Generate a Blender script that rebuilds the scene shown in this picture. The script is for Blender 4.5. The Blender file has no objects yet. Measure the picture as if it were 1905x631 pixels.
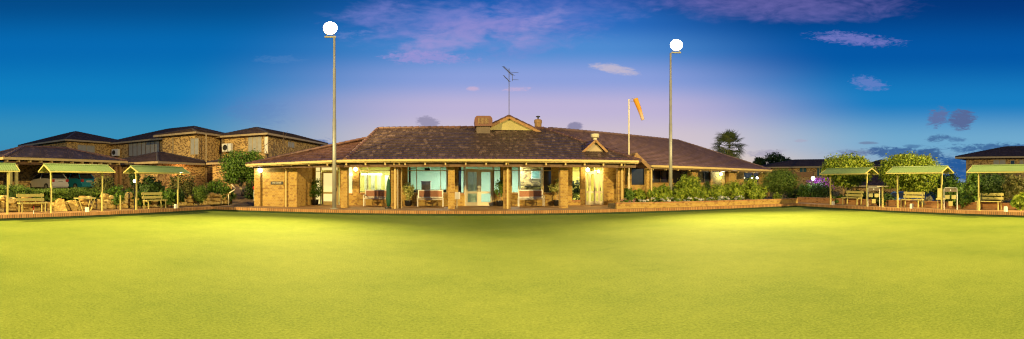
import bpy, math, random
import numpy as np
from mathutils import Vector, Matrix
R = math.radians
PI = math.pi
rnd = random.Random(7)
nrng = np.random.default_rng(11)
scene = bpy.context.scene
col = scene.collection

# ------------------------------------------------------------------ camera
EYE, FPX, HOR, W0, H0 = 1.65, 850.0, 338.0, 1905.0, 631.0
cd = bpy.data.cameras.new('camera')
cam = bpy.data.objects.new('camera', cd)
col.objects.link(cam)
cam.location = (0, 0, EYE)
cam.rotation_euler = (R(90), 0, 0)
cd.type = 'PANO'
cd.panorama_type = 'CENTRAL_CYLINDRICAL'
cd.central_cylindrical_range_u_min = -(W0 / 2) / FPX
cd.central_cylindrical_range_u_max = (W0 / 2) / FPX
cd.central_cylindrical_range_v_min = -(H0 - HOR) / FPX
cd.central_cylindrical_range_v_max = HOR / FPX
cd.central_cylindrical_radius = 1.0
cd.clip_end = 3000
scene.camera = cam

# ------------------------------------------------------------------ world: dusk sky
scene.view_settings.view_transform = 'Standard'
scene.view_settings.look = 'None'
scene.view_settings.exposure = 0
scene.view_settings.gamma = 1
world = bpy.data.worlds.new("World")
scene.world = world
world.use_nodes = True
wt = world.node_tree
wt.nodes.clear()
NT = [wt]
def nd(t, **k):
    n = NT[0].nodes.new(t)
    for a, b in k.items():
        setattr(n, a, b)
    return n
def lk(a, b):
    NT[0].links.new(a, b)
def mth(op, a, b=None, c=None, clamp=False):
    n = nd('ShaderNodeMath', operation=op, use_clamp=clamp)
    for i, v in enumerate((a, b, c)):
        if v is None: continue
        if isinstance(v, (int, float)): n.inputs[i].default_value = v
        else: lk(v, n.inputs[i])
    return n.outputs[0]
def srgb(r, g, b):
    f = lambda c: (c / 255 / 12.92) if c / 255 <= .04045 else ((c / 255 + .055) / 1.055) ** 2.4
    return (f(r), f(g), f(b), 1)
def ramp(fac, stops, interp='LINEAR'):
    n = nd('ShaderNodeValToRGB')
    n.color_ramp.interpolation = interp
    e = n.color_ramp.elements
    while len(e) < len(stops): e.new(.5)
    for i, (p, c) in enumerate(stops):
        e[i].position = p; e[i].color = c if len(c) == 4 else (*c, 1)
    if fac is not None: lk(fac, n.inputs[0])
    return n.outputs[0]
def mix(fac, a, b, bt='MIX'):
    n = nd('ShaderNodeMix', data_type='RGBA', blend_type=bt)
    for i, v in ((0, fac), (6, a), (7, b)):
        if isinstance(v, (int, float)): n.inputs[i].default_value = v
        elif isinstance(v, tuple): n.inputs[i].default_value = v if len(v) == 4 else (*v, 1)
        else: lk(v, n.inputs[i])
    return n.outputs[2]
tc = nd('ShaderNodeTexCoord')
sx = nd('ShaderNodeSeparateXYZ'); lk(tc.outputs['Generated'], sx.inputs[0])
azm = mth('ARCTAN2', sx.outputs[0], sx.outputs[1])
hyp = mth('SQRT', mth('ADD', mth('MULTIPLY', sx.outputs[0], sx.outputs[0]), mth('MULTIPLY', sx.outputs[1], sx.outputs[1])))
tanel = mth('DIVIDE', sx.outputs[2], mth('MAXIMUM', hyp, .001))
elv = mth('MULTIPLY', tanel, 2.5, clamp=True)          # 0 at the horizon, 1 at tan = 0.4
def st(y): return max(0, (HOR - y) / FPX * 2.5)
left = ramp(elv, [(st(330), srgb(70, 130, 165)), (st(255), srgb(56, 144, 186)), (st(180), srgb(16, 128, 192)), (st(90), srgb(6, 106, 178)), (1, srgb(4, 76, 138))], 'EASE')
mid = ramp(elv, [(st(320), srgb(232, 208, 190)), (st(260), srgb(210, 196, 206)), (st(200), srgb(190, 180, 216)), (st(145), srgb(140, 160, 220)), (st(90), srgb(80, 140, 210)), (st(40), srgb(46, 112, 196)), (1, srgb(30, 94, 180))], 'EASE')
right = ramp(elv, [(st(330), srgb(140, 165, 190)), (st(265), srgb(112, 170, 206)), (st(190), srgb(24, 126, 194)), (st(100), srgb(4, 88, 166)), (1, srgb(3, 56, 124))], 'EASE')
wl = nd('ShaderNodeMapRange', interpolation_type='SMOOTHERSTEP'); lk(mth('SUBTRACT', azm, mth('MULTIPLY', tanel, .5)), wl.inputs[0])
wl.inputs[1].default_value = -.88; wl.inputs[2].default_value = -.12
wr = nd('ShaderNodeMapRange', interpolation_type='SMOOTHERSTEP'); lk(mth('ADD', azm, mth('MULTIPLY', tanel, .9)), wr.inputs[0])
wr.inputs[1].default_value = .38; wr.inputs[2].default_value = 1.0
sky = mix(wr.outputs[0], mix(wl.outputs[0], left, mid), right)
# clouds and one faint lens flare: soft torn patches at bearings (azimuth, tan elevation)
cv = nd('ShaderNodeCombineXYZ')
lk(mth('MULTIPLY', azm, 6.0), cv.inputs[0]); lk(mth('MULTIPLY', tanel, 17.0), cv.inputs[1])
n1 = nd('ShaderNodeTexNoise'); n1.inputs['Scale'].default_value = 1.6; n1.inputs['Detail'].default_value = 9; n1.inputs['Roughness'].default_value = .62
n1.inputs['Distortion'].default_value = .6
lk(cv.outputs[0], n1.inputs['Vector'])
n2 = nd('ShaderNodeTexNoise'); n2.inputs['Scale'].default_value = 5.5; n2.inputs['Detail'].default_value = 6; lk(cv.outputs[0], n2.inputs['Vector'])
n3 = nd('ShaderNodeTexNoise'); n3.inputs['Scale'].default_value = 11; n3.inputs['Detail'].default_value = 7; n3.inputs['Roughness'].default_value = .65; n3.inputs['Distortion'].default_value = .8; lk(cv.outputs[0], n3.inputs['Vector'])
fine3 = mth('SUBTRACT', n3.outputs[0], .5)
wob = mth('SUBTRACT', n1.outputs[0], .5)
fine = mth('SUBTRACT', n2.outputs[0], .5)
CLOUDS = [  # px, py, half width, half height, tilt, colour, strength, raggedness
    (860, 55, 200, 46, -.05, srgb(140, 140, 210), .55, 1.9), (850, 68, 110, 26, .25, srgb(172, 156, 214), .55, 1.7),
    (1020, 26, 200, 34, .10, srgb(122, 128, 205), .42, 1.8), (1000, 50, 60, 20, .5, srgb(165, 155, 214), .5, 1.5), (690, 25, 70, 24, .3, srgb(120, 128, 205), .45, 1.6),
    (800, 108, 90, 13, -.03, srgb(165, 150, 214), .6, 1.2), (1140, 128, 52, 10, -.16, srgb(196, 186, 206), .85, .9),
    (1460, 10, 210, 27, 0, srgb(128, 118, 192), .58, 1.5), (1590, 72, 88, 13, -.08, srgb(118, 122, 196), .8, 1.4),
    (1612, 156, 36, 14, -.1, srgb(108, 130, 200), .7, 1.5), (1745, 216, 24, 17, .7, srgb(96, 112, 160), .9, 1.6),
    (1790, 222, 27, 22, .1, srgb(88, 104, 150), .95, 1.5), (1745, 258, 24, 8, .1, srgb(64, 100, 150), .8, 1.4),
    (1780, 260, 22, 6, 0, srgb(64, 104, 156), .7, 1.2), (1616, 266, 20, 3.2, 0, srgb(110, 130, 165), .8, .7),
    (1590, 284, 62, 8, .03, srgb(110, 126, 162), .85, 1.3), (1660, 284, 62, 12, -.04, srgb(56, 94, 148), .9, 1.7),
    (1730, 288, 26, 16, 0, srgb(52, 90, 142), .9, 1.5), (1880, 275, 130, 12, 0, srgb(52, 94, 148), .85, 1.4),
    (1820, 318, 190, 30, 0, srgb(24, 84, 150), .95, 1.0), (1560, 305, 90, 10, 0, srgb(150, 155, 190), .6, 1.6),
    (795, 227, 24, 11, -.15, srgb(146, 140, 170), .85, 1.3), (1070, 235, 15, 9, .1, srgb(136, 132, 165), .9, 1.2),
    (600, 268, 22, 12, .1, srgb(96, 122, 176), .85, 1.6), (880, 165, 14, 5, 0, srgb(214, 180, 205), .6, .9),
    (960, 166, 34, 6, .05, srgb(212, 180, 208), .6, 1.3), (1420, 285, 40, 8, .1, srgb(160, 155, 180), .7, 1.4),
    (520, 110, 60, 8, 0, srgb(90, 135, 195), .3, 1.6), (650, 60, 46, 12, 0, srgb(120, 140, 205), .3, 2.0),
    (1700, 272, 22, 4, 0, srgb(70, 112, 160), .7, 1.0), (1490, 262, 14, 3, 0, srgb(170, 165, 190), .5, 1.0),
    (480, 210, 60, 30, 0, srgb(92, 124, 186), .25, 1.6),  # faint lens flare put into the sky colour, not a cloud
]
for (px, py, hw, hh, ti, c, s, rg) in CLOUDS:
    a0 = (px - 952.5) / FPX; t0 = (HOR - py) / FPX
    da = mth('SUBTRACT', azm, a0); dt = mth('SUBTRACT', tanel, t0)
    ct, sn = math.cos(ti), math.sin(ti)
    uu = mth('ADD', mth('MULTIPLY', da, ct * FPX / hw), mth('MULTIPLY', dt, sn * FPX / hw))
    vv = mth('ADD', mth('MULTIPLY', da, -sn * FPX / hh), mth('MULTIPLY', dt, ct * FPX / hh))
    d2 = mth('ADD', mth('MULTIPLY', uu, uu), mth('MULTIPLY', vv, vv))
    big = hh > 19 and py < 120
    v = mth('ADD', mth('SUBTRACT', 1.0, d2), mth('MULTIPLY', wob, rg * (2.6 if big else 2.2)))
    v = mth('ADD', v, mth('MULTIPLY', fine if big else fine3, rg * (1.2 if big else 2.2)))
    mr = nd('ShaderNodeMapRange', interpolation_type='SMOOTHSTEP'); lk(v, mr.inputs[0])
    big = hh > 19 and py < 120
    mr.inputs[1].default_value = -.9 if big else -.1; mr.inputs[2].default_value = 1.9 if big else .95
    mr.inputs[3].default_value = 0; mr.inputs[4].default_value = s
    lim = nd('ShaderNodeMapRange', interpolation_type='SMOOTHSTEP'); lk(d2, lim.inputs[0])
    lim.inputs[1].default_value = 1.2; lim.inputs[2].default_value = 3.4
    lim.inputs[3].default_value = 1; lim.inputs[4].default_value = 0
    sky = mix(mth('MULTIPLY', mr.outputs[0], lim.outputs[0]), sky, c)
below = mth('LESS_THAN', sx.outputs[2], -.02)
sky = mix(below, sky, (.02, .025, .03, 1))
bg = nd('ShaderNodeBackground'); bg.inputs[1].default_value = 1.0
lk(sky, bg.inputs[0])
wo = nd('ShaderNodeOutputWorld'); lk(bg.outputs[0], wo.inputs[0])

# ------------------------------------------------------------------ green floodlights
def spot(loc, target, power, size=130, blend=.8, color=(1, .80, .42), rad=.35):
    l = bpy.data.lights.new('floodlight_beam', 'SPOT')
    l.energy = power; l.spot_size = R(size); l.spot_blend = blend; l.color = color; l.shadow_soft_size = rad
    o = bpy.data.objects.new('floodlight_beam', l); col.objects.link(o)
    o.location = loc
    o.rotation_euler = (Vector(target) - Vector(loc)).to_track_quat('-Z', 'Y').to_euler()
    return o
WARM = (1, .74, .30)
# the two masts in view: a main beam each, and an added backward fill
spot((-9.1, 21.2, 9.6), (-9.9, 5.5, 0), 31500, 98, 1, WARM)
spot((-9.3, 23.0, 9.4), (-14, 40, 1), 4200, 140, 1, WARM)  # added fill aimed backwards, brightens roof, left bank and flats
spot((10.0, 24.2, 9.8), (11.4, 8.5, 0), 35500, 98, 1, WARM)
spot((9.7, 26.6, 9.6), (15, 44, 1), 5000, 146, 1, WARM)  # added fill aimed backwards over the planter and wing roof
# their two partners on the near corners of the green, outside the frame
spot((-27, -9, 13), (-2, 24, 0.5), 90000, 100, .8, WARM, .3)
spot((27, -9, 13), (2, 24, 0.5), 90000, 100, .8, WARM, .3)

scene.cycles.filter_width = 1.15
scene.cycles.max_bounces = 6
scene.cycles.transparent_max_bounces = 12
scene.cycles.sample_clamp_indirect = 4
scene.cycles.use_denoising = True

# ------------------------------------------------------------------ measuring helpers
G = .20            # paving level above the green
def az(px): return (px - 952.5) / FPX
def pol(px, d, z=0): return Vector((d * math.sin(az(px)), d * math.cos(az(px)), z))
def gp(px, py, z=G): return pol(px, (EYE - z) * FPX / (py - HOR), z)
def zat(py, d): return EYE + (HOR - py) * d / FPX
class Frame:
    def __init__(s, o, ang):
        s.o = Vector((o[0], o[1])); s.a = ang
        s.u = Vector((math.cos(ang), math.sin(ang))); s.n = Vector((-math.sin(ang), math.cos(ang)))
    def S(s, px, t):                 # where the bearing px crosses the line at depth t
        q = s.o + s.n * t; k = math.tan(az(px))
        return (k * q.y - q.x) / (s.u.x - k * s.u.y)
    def w(s, x, y): return s.o + s.u * x + s.n * y
    def Z(s, py, x, y): return zat(py, s.w(x, y).length)
    def P(s, px, py, t):
        x = s.S(px, t); return Vector((x, t, s.Z(py, x, t)))
    def root(s, name, z=0):
        o = bpy.data.objects.new(name, None); col.objects.link(o)
        o.location = (s.o.x, s.o.y, z); o.rotation_euler = (0, 0, s.a); o.empty_display_size = .2
        return o

# ------------------------------------------------------------------ mesh builder
class MB:
    def __init__(s): s.v = []; s.f = []; s.uv = []; s.hasuv = False
    def face(s, pts, uv=None):
        b = len(s.v); s.v += [tuple(p) for p in pts]; s.f.append(tuple(range(b, b + len(pts))))
        s.uv.append(uv); s.hasuv |= uv is not None
        return s
    def box(s, x0, x1, y0, y1, z0, z1, M=None):
        if x0 > x1: x0, x1 = x1, x0
        if y0 > y1: y0, y1 = y1, y0
        if z0 > z1: z0, z1 = z1, z0
        p = [Vector(q) for q in ((x0, y0, z0), (x1, y0, z0), (x1, y1, z0), (x0, y1, z0), (x0, y0, z1), (x1, y0, z1), (x1, y1, z1), (x0, y1, z1))]
        if M is not None: p = [M @ q for q in p]
        b = len(s.v); s.v += [tuple(q) for q in p]
        for f in ((0, 3, 2, 1), (4, 5, 6, 7), (0, 1, 5, 4), (1, 2, 6, 5), (2, 3, 7, 6), (3, 0, 4, 7)):
            s.f.append(tuple(b + i for i in f)); s.uv.append(None)
        return s
    def bar(s, a, b, w, h):                # rectangular bar from a to b
        a = Vector(a); b = Vector(b); d = b - a; L = d.length
        q = d.to_track_quat('X', 'Z').to_matrix().to_4x4()
        return s.box(0, L, -w / 2, w / 2, -h / 2, h / 2, Matrix.Translation(a) @ q)
    def tube(s, pts, r, n=8, cap=True):
        pts = [Vector(p) for p in pts]
        rr = r if isinstance(r, (list, tuple)) else [r] * len(pts)
        b = len(s.v); up = Vector((0, 0, 1))
        for i, p in enumerate(pts):
            d = (pts[min(i + 1, len(pts) - 1)] - pts[max(i - 1, 0)]).normalized()
            a = d.cross(up if abs(d.z) < .95 else Vector((1, 0, 0))).normalized(); c = a.cross(d)
            for k in range(n):
                t = 2 * PI * k / n; s.v.append(tuple(p + (a * math.cos(t) + c * math.sin(t)) * rr[i]))
        for i in range(len(pts) - 1):
            for k in range(n):
                k2 = (k + 1) % n
                s.f.append((b + i * n + k, b + i * n + k2, b + (i + 1) * n + k2, b + (i + 1) * n + k)); s.uv.append(None)
        if cap:
            s.f.append(tuple(b + k for k in range(n))[::-1]); s.uv.append(None)
            s.f.append(tuple(b + (len(pts) - 1) * n + k for k in range(n))); s.uv.append(None)
        return s
    def lathe(s, prof, c=(0, 0, 0), n=14):
        b = len(s.v)
        for r, z in prof:
            for k in range(n):
                t = 2 * PI * k / n; s.v.append((c[0] + r * math.cos(t), c[1] + r * math.sin(t), c[2] + z))
        for i in range(len(prof) - 1):
            for k in range(n):
                k2 = (k + 1) % n
                s.f.append((b + i * n + k, b + i * n + k2, b + (i + 1) * n + k2, b + (i + 1) * n + k)); s.uv.append(None)
        s.f.append(tuple(b + k for k in range(n))[::-1]); s.uv.append(None)
        s.f.append(tuple(b + (len(prof) - 1) * n + k for k in range(n))); s.uv.append(None)
        return s
    def prism(s, poly, z0, z1):
        n = len(poly); b = len(s.v)
        s.v += [(p[0], p[1], z0) for p in poly] + [(p[0], p[1], z1) for p in poly]
        s.f.append(tuple(range(b, b + n))[::-1]); s.uv.append(None)
        s.f.append(tuple(range(b + n, b + 2 * n))); s.uv.append(None)
        for i in range(n):
            j = (i + 1) % n; s.f.append((b + i, b + j, b + n + j, b + n + i)); s.uv.append(None)
        return s
    def extr(s, poly, d):                  # extrude a 3-D polygon by vector d
        n = len(poly); b = len(s.v); d = Vector(d)
        s.v += [tuple(p) for p in poly] + [tuple(Vector(p) + d) for p in poly]
        s.f.append(tuple(range(b, b + n))[::-1]); s.uv.append(None)
        s.f.append(tuple(range(b + n, b + 2 * n))); s.uv.append(None)
        for i in range(n):
            j = (i + 1) % n; s.f.append((b + i, b + j, b + n + j, b + n + i)); s.uv.append(None)
        return s
    def blob(s, c, rad, sub=2, amp=.25, seed=0, flat=None):
        import bmesh
        bm = bmesh.new(); bmesh.ops.create_icosphere(bm, subdivisions=sub, radius=1)
        rr = random.Random(seed); ph = [Vector((rr.uniform(-1, 1), rr.uniform(-1, 1), rr.uniform(-1, 1))).normalized() for _ in range(7)]
        am = [rr.uniform(-1, 1) for _ in ph]
        b = len(s.v)
        for v in bm.verts:
            k = 1 + amp * sum(a * max(0, v.co.dot(p)) ** 2 for a, p in zip(am, ph))
            if flat: k = min(k, flat / max(abs(v.co.x), abs(v.co.y), abs(v.co.z)))
            s.v.append((c[0] + v.co.x * k * rad[0], c[1] + v.co.y * k * rad[1], c[2] + v.co.z * k * rad[2]))
        for f in bm.faces:
            s.f.append(tuple(b + v.index for v in f.verts)); s.uv.append(None)
        bm.free(); return s
    def build(s, name, mat, parent=None, smooth=False):
        me = bpy.data.meshes.new(name); me.from_pydata(s.v, [], s.f)
        me.materials.append(mat)
        if s.hasuv:
            l = me.uv_layers.new(name='uv').data
            i = 0
            for f, uv in zip(s.f, s.uv):
                for k in range(len(f)):
                    l[i].uv = uv[k] if uv else (0, 0); i += 1
        import bmesh
        bm_ = bmesh.new(); bm_.from_mesh(me); bmesh.ops.remove_doubles(bm_, verts=bm_.verts, dist=2e-4); bm_.to_mesh(me); bm_.free()
        me.validate(clean_customdata=False)
        o = bpy.data.objects.new(name, me); col.objects.link(o)
        if smooth:
            me.shade_smooth()
        if parent: o.parent = parent
        return o

def tag(o, label=None, cat=None, group=None, kind=None):
    if label: o['label'] = label
    if cat: o['category'] = cat
    if group: o['group'] = group
    if kind: o['kind'] = kind
    return o
def struct(o): o['kind'] = 'structure'; return o
def empty(name, loc=(0, 0, 0), rz=0):
    o = bpy.data.objects.new(name, None); col.objects.link(o); o.location = loc; o.rotation_euler = (0, 0, rz); o.empty_display_size = .2
    return o
def copy_tree(o, parent=None):
    c = o.copy(); col.objects.link(c); c.parent = parent
    for ch in KIDS(o): copy_tree(ch, c)
    return c
def KIDS(o): return [x for x in list(bpy.data.objects) if x.parent == o]

# ------------------------------------------------------------------ materials
def newmat(name):
    m = bpy.data.materials.new(name); m.use_nodes = True
    NT[0] = m.node_tree; NT[0].nodes.clear()
    o = nd('ShaderNodeOutputMaterial'); p = nd('ShaderNodeBsdfPrincipled'); lk(p.outputs[0], o.inputs[0])
    return m, p
def setc(p, c):
    if isinstance(c, tuple): p.inputs['Base Color'].default_value = c if len(c) == 4 else (*c, 1)
    else: lk(c, p.inputs['Base Color'])
def bump(p, h, st=.3, dist=.02):
    b = nd('ShaderNodeBump'); b.inputs['Strength'].default_value = st; b.inputs['Distance'].default_value = dist
    lk(h, b.inputs['Height']); lk(b.outputs[0], p.inputs['Normal'])
def noise(sc, detail=3, vec=None, rough=.5):
    n = nd('ShaderNodeTexNoise'); n.inputs['Scale'].default_value = sc; n.inputs['Detail'].default_value = detail; n.inputs['Roughness'].default_value = rough
    if vec is None: vec = nd('ShaderNodeTexCoord').outputs['Object']
    lk(vec, n.inputs['Vector']); return n.outputs[0]
def plain(name, c, rough=.6, var=.2, sc=6, metal=0, bmp=0, spec=.4):
    m, p = newmat(name)
    n = noise(sc, 4)
    a = tuple(min(1, x * (1 - var)) for x in c[:3]); b = tuple(min(1, x * (1 + var)) for x in c[:3])
    setc(p, ramp(n, [(.3, a), (.7, b)]))
    p.inputs['Roughness'].default_value = rough; p.inputs['Metallic'].default_value = metal
    p.inputs['Specular IOR Level'].default_value = spec
    if bmp: bump(p, noise(sc * 6, 3), bmp, .01)
    return m
def emis(name, c, s):
    m, p = newmat(name); setc(p, (.8, .8, .8)); p.inputs['Emission Color'].default_value = (*c[:3], 1); p.inputs['Emission Strength'].default_value = s
    return m
def wallvec():
    t = nd('ShaderNodeTexCoord'); s = nd('ShaderNodeSeparateXYZ'); lk(t.outputs['Object'], s.inputs[0])
    c = nd('ShaderNodeCombineXYZ'); lk(mth('ADD', s.outputs[0], s.outputs[1]), c.inputs[0]); lk(s.outputs[2], c.inputs[1])
    return c.outputs[0], t.outputs['Object']
def brick(name, c1, c2, dark, mortar, darkamt=.5, bw=.15, rh=.086, blot=.35):
    m, p = newmat(name); v, ob = wallvec()
    b = nd('ShaderNodeTexBrick'); lk(v, b.inputs[0])
    b.inputs['Color1'].default_value = (*c1, 1); b.inputs['Color2'].default_value = (*c2, 1); b.inputs['Mortar'].default_value = (*mortar, 1)
    b.inputs['Scale'].default_value = 1; b.inputs['Brick Width'].default_value = bw; b.inputs['Row Height'].default_value = rh
    b.inputs['Mortar Size'].default_value = .008; b.inputs['Mortar Smooth'].default_value = .3
    # darker clinker bricks: white noise per brick
    s = nd('ShaderNodeSeparateXYZ'); lk(v, s.inputs[0])
    row = mth('FLOOR', mth('DIVIDE', s.outputs[1], rh))
    off = mth('MULTIPLY', mth('MODULO', row, 2.0), .5)
    cl = mth('FLOOR', mth('ADD', mth('DIVIDE', s.outputs[0], bw), off))
    cc = nd('ShaderNodeCombineXYZ'); lk(cl, cc.inputs[0]); lk(row, cc.inputs[1])
    wn = nd('ShaderNodeTexWhiteNoise', noise_dimensions='3D'); lk(cc.outputs[0], wn.inputs[0])
    th = ramp(wn.outputs[0], [(darkamt - .12, (1, 1, 1)), (darkamt + .02, (0, 0, 0))])
    c = mix(mth('MULTIPLY', th, .75), b.outputs[0], (*dark, 1))
    n = noise(2.2, 4, ob, .6)
    c = mix(blot, c, ramp(n, [(.3, (.35, .3, .25)), (.7, (1, 1, 1))]), 'MULTIPLY')
    setc(p, c); p.inputs['Roughness'].default_value = .85
    bump(p, b.outputs['Fac'], -.5, .01)
    return m
def tile(name, c1, c2, rough=.32, w=.16, h=.34, gl=.6, pale=1.0):
    """concrete roof tiles: u along the eave, v up the slope (UV in metres)"""
    m, p = newmat(name)
    uv = nd('ShaderNodeUVMap', uv_map='uv').outputs[0]
    s = nd('ShaderNodeSeparateXYZ'); lk(uv, s.inputs[0])
    row = mth('FLOOR', mth('DIVIDE', s.outputs[1], h))
    fr = mth('FRACT', mth('DIVIDE', s.outputs[1], h))
    uu = mth('ADD', mth('DIVIDE', s.outputs[0], w), mth('MULTIPLY', mth('MODULO', row, 2.0), .5))
    colm = mth('FLOOR', uu); fu = mth('FRACT', uu)
    cc = nd('ShaderNodeCombineXYZ'); lk(colm, cc.inputs[0]); lk(row, cc.inputs[1])
    wn = nd('ShaderNodeTexWhiteNoise', noise_dimensions='3D'); lk(cc.outputs[0], wn.inputs[0])
    c = ramp(wn.outputs[0], [(0, c1), (.6, tuple((a_ + b_) / 2 for a_, b_ in zip(c1, c2))), (.86, c2), (1, tuple(min(1, k_ * pale) for k_ in c2))])  # palest tiles: glints of light on the roof, painted into the colour
    n = noise(.5, 4)
    c = mix(.3, c, ramp(n, [(.3, (.5, .5, .5)), (.7, (1, 1, 1))]), 'MULTIPLY')
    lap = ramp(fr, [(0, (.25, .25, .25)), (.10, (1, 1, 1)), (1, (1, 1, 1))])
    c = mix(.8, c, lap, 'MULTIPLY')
    setc(p, c)
    p.inputs['Roughness'].default_value = rough
    p.inputs['Specular IOR Level'].default_value = gl
    hh = mth('ADD', mth('MULTIPLY', mth('SINE', mth('MULTIPLY', fu, 2 * PI)), .35), mth('MULTIPLY', mth('SUBTRACT', 1.0, fr), 1.0))
    hh = mth('ADD', hh, mth('MULTIPLY', wn.outputs[0], .5))
    bump(p, hh, 1.0, .035)
    return m
def leaf(name, stops, rough=.5, trans=.15):
    m, p = newmat(name)
    g = nd('ShaderNodeNewGeometry')
    c = ramp(g.outputs['Random Per Island'], [(i / (len(stops) - 1), tuple(min(.8, v_ * 1.35) for v_ in s_)) for i, s_ in enumerate(stops)])
    n = noise(1.3, 3)
    c = mix(.4, c, ramp(n, [(.35, (.45, .5, .4)), (.65, (1, 1, 1))]), 'MULTIPLY')
    setc(p, c); p.inputs['Roughness'].default_value = rough
    p.inputs['Specular IOR Level'].default_value = .3
    tr = nd('ShaderNodeBsdfTranslucent'); lk(c, tr.inputs[0])
    ms = nd('ShaderNodeMixShader'); ms.inputs[0].default_value = .38
    lk(p.outputs[0], ms.inputs[1]); lk(tr.outputs[0], ms.inputs[2])
    lk(ms.outputs[0], [n_ for n_ in NT[0].nodes if n_.type == 'OUTPUT_MATERIAL'][0].inputs[0])
    return m
M = {}
M['brick'] = brick('golden_brick', (.46, .295, .055), (.36, .205, .035), (.24, .12, .03), (.50, .36, .13), .2, blot=.3)
M['brick_porch'] = brick('verandah_brick', (.46, .295, .055), (.36, .205, .035), (.22, .11, .03), (.46, .33, .12), .22, blot=.3)
M['brick_flat'] = brick('brown_mottled_brick', (.74, .49, .16), (.58, .36, .11), (.12, .06, .02), (.42, .31, .15), .42)
M['brick_red'] = brick('orange_garden_brick', (.50, .24, .07), (.44, .19, .05), (.2, .08, .03), (.42, .30, .14), .2)
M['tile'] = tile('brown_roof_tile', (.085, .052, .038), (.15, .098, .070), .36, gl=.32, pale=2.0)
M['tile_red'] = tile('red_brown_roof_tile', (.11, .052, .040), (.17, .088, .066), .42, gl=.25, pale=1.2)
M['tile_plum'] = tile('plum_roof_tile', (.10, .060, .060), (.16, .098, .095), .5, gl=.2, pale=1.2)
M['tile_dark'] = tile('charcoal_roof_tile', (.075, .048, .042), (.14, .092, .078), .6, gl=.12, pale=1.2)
M['tile_cap'] = plain('ridge_cap', (.12, .062, .045), .4, .4, 3)
M['cap_plum'] = plain('plum_ridge_cap', (.10, .06, .06), .5, .3, 3)
M['cap_dark'] = plain('dark_ridge_cap', (.04, .03, .033), .5, .3, 3)
M['cream'] = plain('cream_paint', (.62, .46, .17), .5, .08, 3)
M['creamw'] = plain('pale_cream_paint', (.66, .58, .36), .45, .08, 3)
M['white'] = plain('white_paint', (.72, .70, .60), .45, .08, 3)
M['yellow'] = plain('yellow_paint', (.48, .42, .13), .45, .10, 5)
M['beige'] = plain('beige_gutter', (.40, .30, .15), .5, .12, 3)
M['brownwood'] = plain('brown_stained_timber', (.14, .075, .03), .6, .25, 8)
M['orangewood'] = plain('orange_timber', (.32, .17, .055), .6, .2, 8)
M['soffit'] = plain('soffit_board', (.30, .20, .08), .7, .15, 4)
M['dark'] = plain('dark_fitting', (.02, .02, .02), .4, .2, 5)
M['black'] = plain('black_glazed_pot', (.012, .012, .013), .15, .2, 5)
M['redpanel'] = plain('red_brown_lattice', (.36, .16, .08), .6, .35, 30)
M['steel'] = plain('galvanised_steel', (.36, .35, .28), .45, .12, 3, .3)
M['trunk'] = plain('bark', (.36, .28, .17), .9, .35, 12, bmp=.4)
M['dtrunk'] = plain('dark_bark', (.10, .07, .045), .9, .35, 12, bmp=.4)
M['teal'] = plain('teal_interior_wall', (.58, .76, .63), .7, .05, 1)
M['ywall'] = plain('yellow_interior_wall', (.66, .60, .22), .7, .06, 1)
M['carpet'] = plain('interior_carpet', (.16, .2, .18), .9, .2, 8)
M['curtain'] = plain('pale_curtain', (.55, .60, .55), .8, .12, 6)
M['brownp'] = plain('brown_furniture', (.16, .09, .05), .5, .2, 6)
M['pink'] = plain('pinkish_plastic', (.17, .075, .045), .5, .1, 4)
M['grey'] = plain('grey_duct', (.14, .105, .07), .7, .15, 3)
M['terracotta'] = plain('terracotta', (.30, .18, .08), .8, .2, 6)
M['acwhite'] = plain('white_enamel', (.70, .70, .62), .4, .06, 4)
M['umbrella'] = plain('dark_green_canvas', (.01, .07, .03), .7, .3, 10)
M['red'] = plain('red_enamel', (.45, .03, .02), .4, .1, 4)

def glassmat(name, tint, refl=.12, rough=.03):
    m, p = newmat(name)
    o = [n for n in NT[0].nodes if n.type == 'OUTPUT_MATERIAL'][0]
    t = nd('ShaderNodeBsdfTransparent'); t.inputs[0].default_value = (*tint, 1)
    g = nd('ShaderNodeBsdfGlossy'); g.inputs['Roughness'].default_value = rough
    ms = nd('ShaderNodeMixShader'); f = nd('ShaderNodeFresnel'); f.inputs[0].default_value = 1.5
    lk(mth('ADD', f.outputs[0], refl, clamp=True), ms.inputs[0]); lk(t.outputs[0], ms.inputs[1]); lk(g.outputs[0], ms.inputs[2])
    lk(ms.outputs[0], o.inputs[0])
    return m
M['glass'] = glassmat('window_glass', (.9, .95, .92), .02)
M['dglass'] = plain('dark_window_glass', (.03, .035, .04), .08, .2, 2, spec=.8)
M['blind'] = plain('window_with_pale_blind', (.34, .33, .28), .35, .12, 3)
M['lamp'] = emis('floodlight_glass', (1, .95, .8), 60)
M['bulb'] = emis('warm_lamp_glass', (1, .85, .5), 14)
M['bulbw'] = emis('white_lamp_glass', (.9, 1, .92), 14)

# ------------------------------------------------------------------ plan of the green
FL, FR = Vector((-15.6, 20.4)), Vector((17.2, 24.0))
LN, RN = Vector((-20.2, -13.0)), Vector((20.6, -8.0))
LD = (Vector((-17.3, 8.4)) - FL).normalized(); RD = (Vector((18.8, 9.1)) - FR).normalized()
LE = FL + LD * 34; RE = FR + RD * 34
FD = (FR - FL).normalized()
def outL(o): return Vector((LD.y, -LD.x)) * o          # outward (to -x)
def outR(o): return Vector((-RD.y, RD.x)) * o
def outF(o): return Vector((-FD.y, FD.x)) * o
def isect(p, d, q, e):
    k = d.x * e.y - d.y * e.x
    return p + d * (((q - p).x * e.y - (q - p).y * e.x) / k)
def ring(o):                     # the U of the green's edge pushed out by o
    a = LE + outL(o); b = isect(FL + outL(o), LD, FL + outF(o), FD); c = isect(FR + outR(o), RD, FR + outF(o), FD); d = RE + outR(o)
    return [a, b, c, d]
assert outL(1).x < 0 and outR(1).x > 0 and outF(1).y > 0
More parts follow.
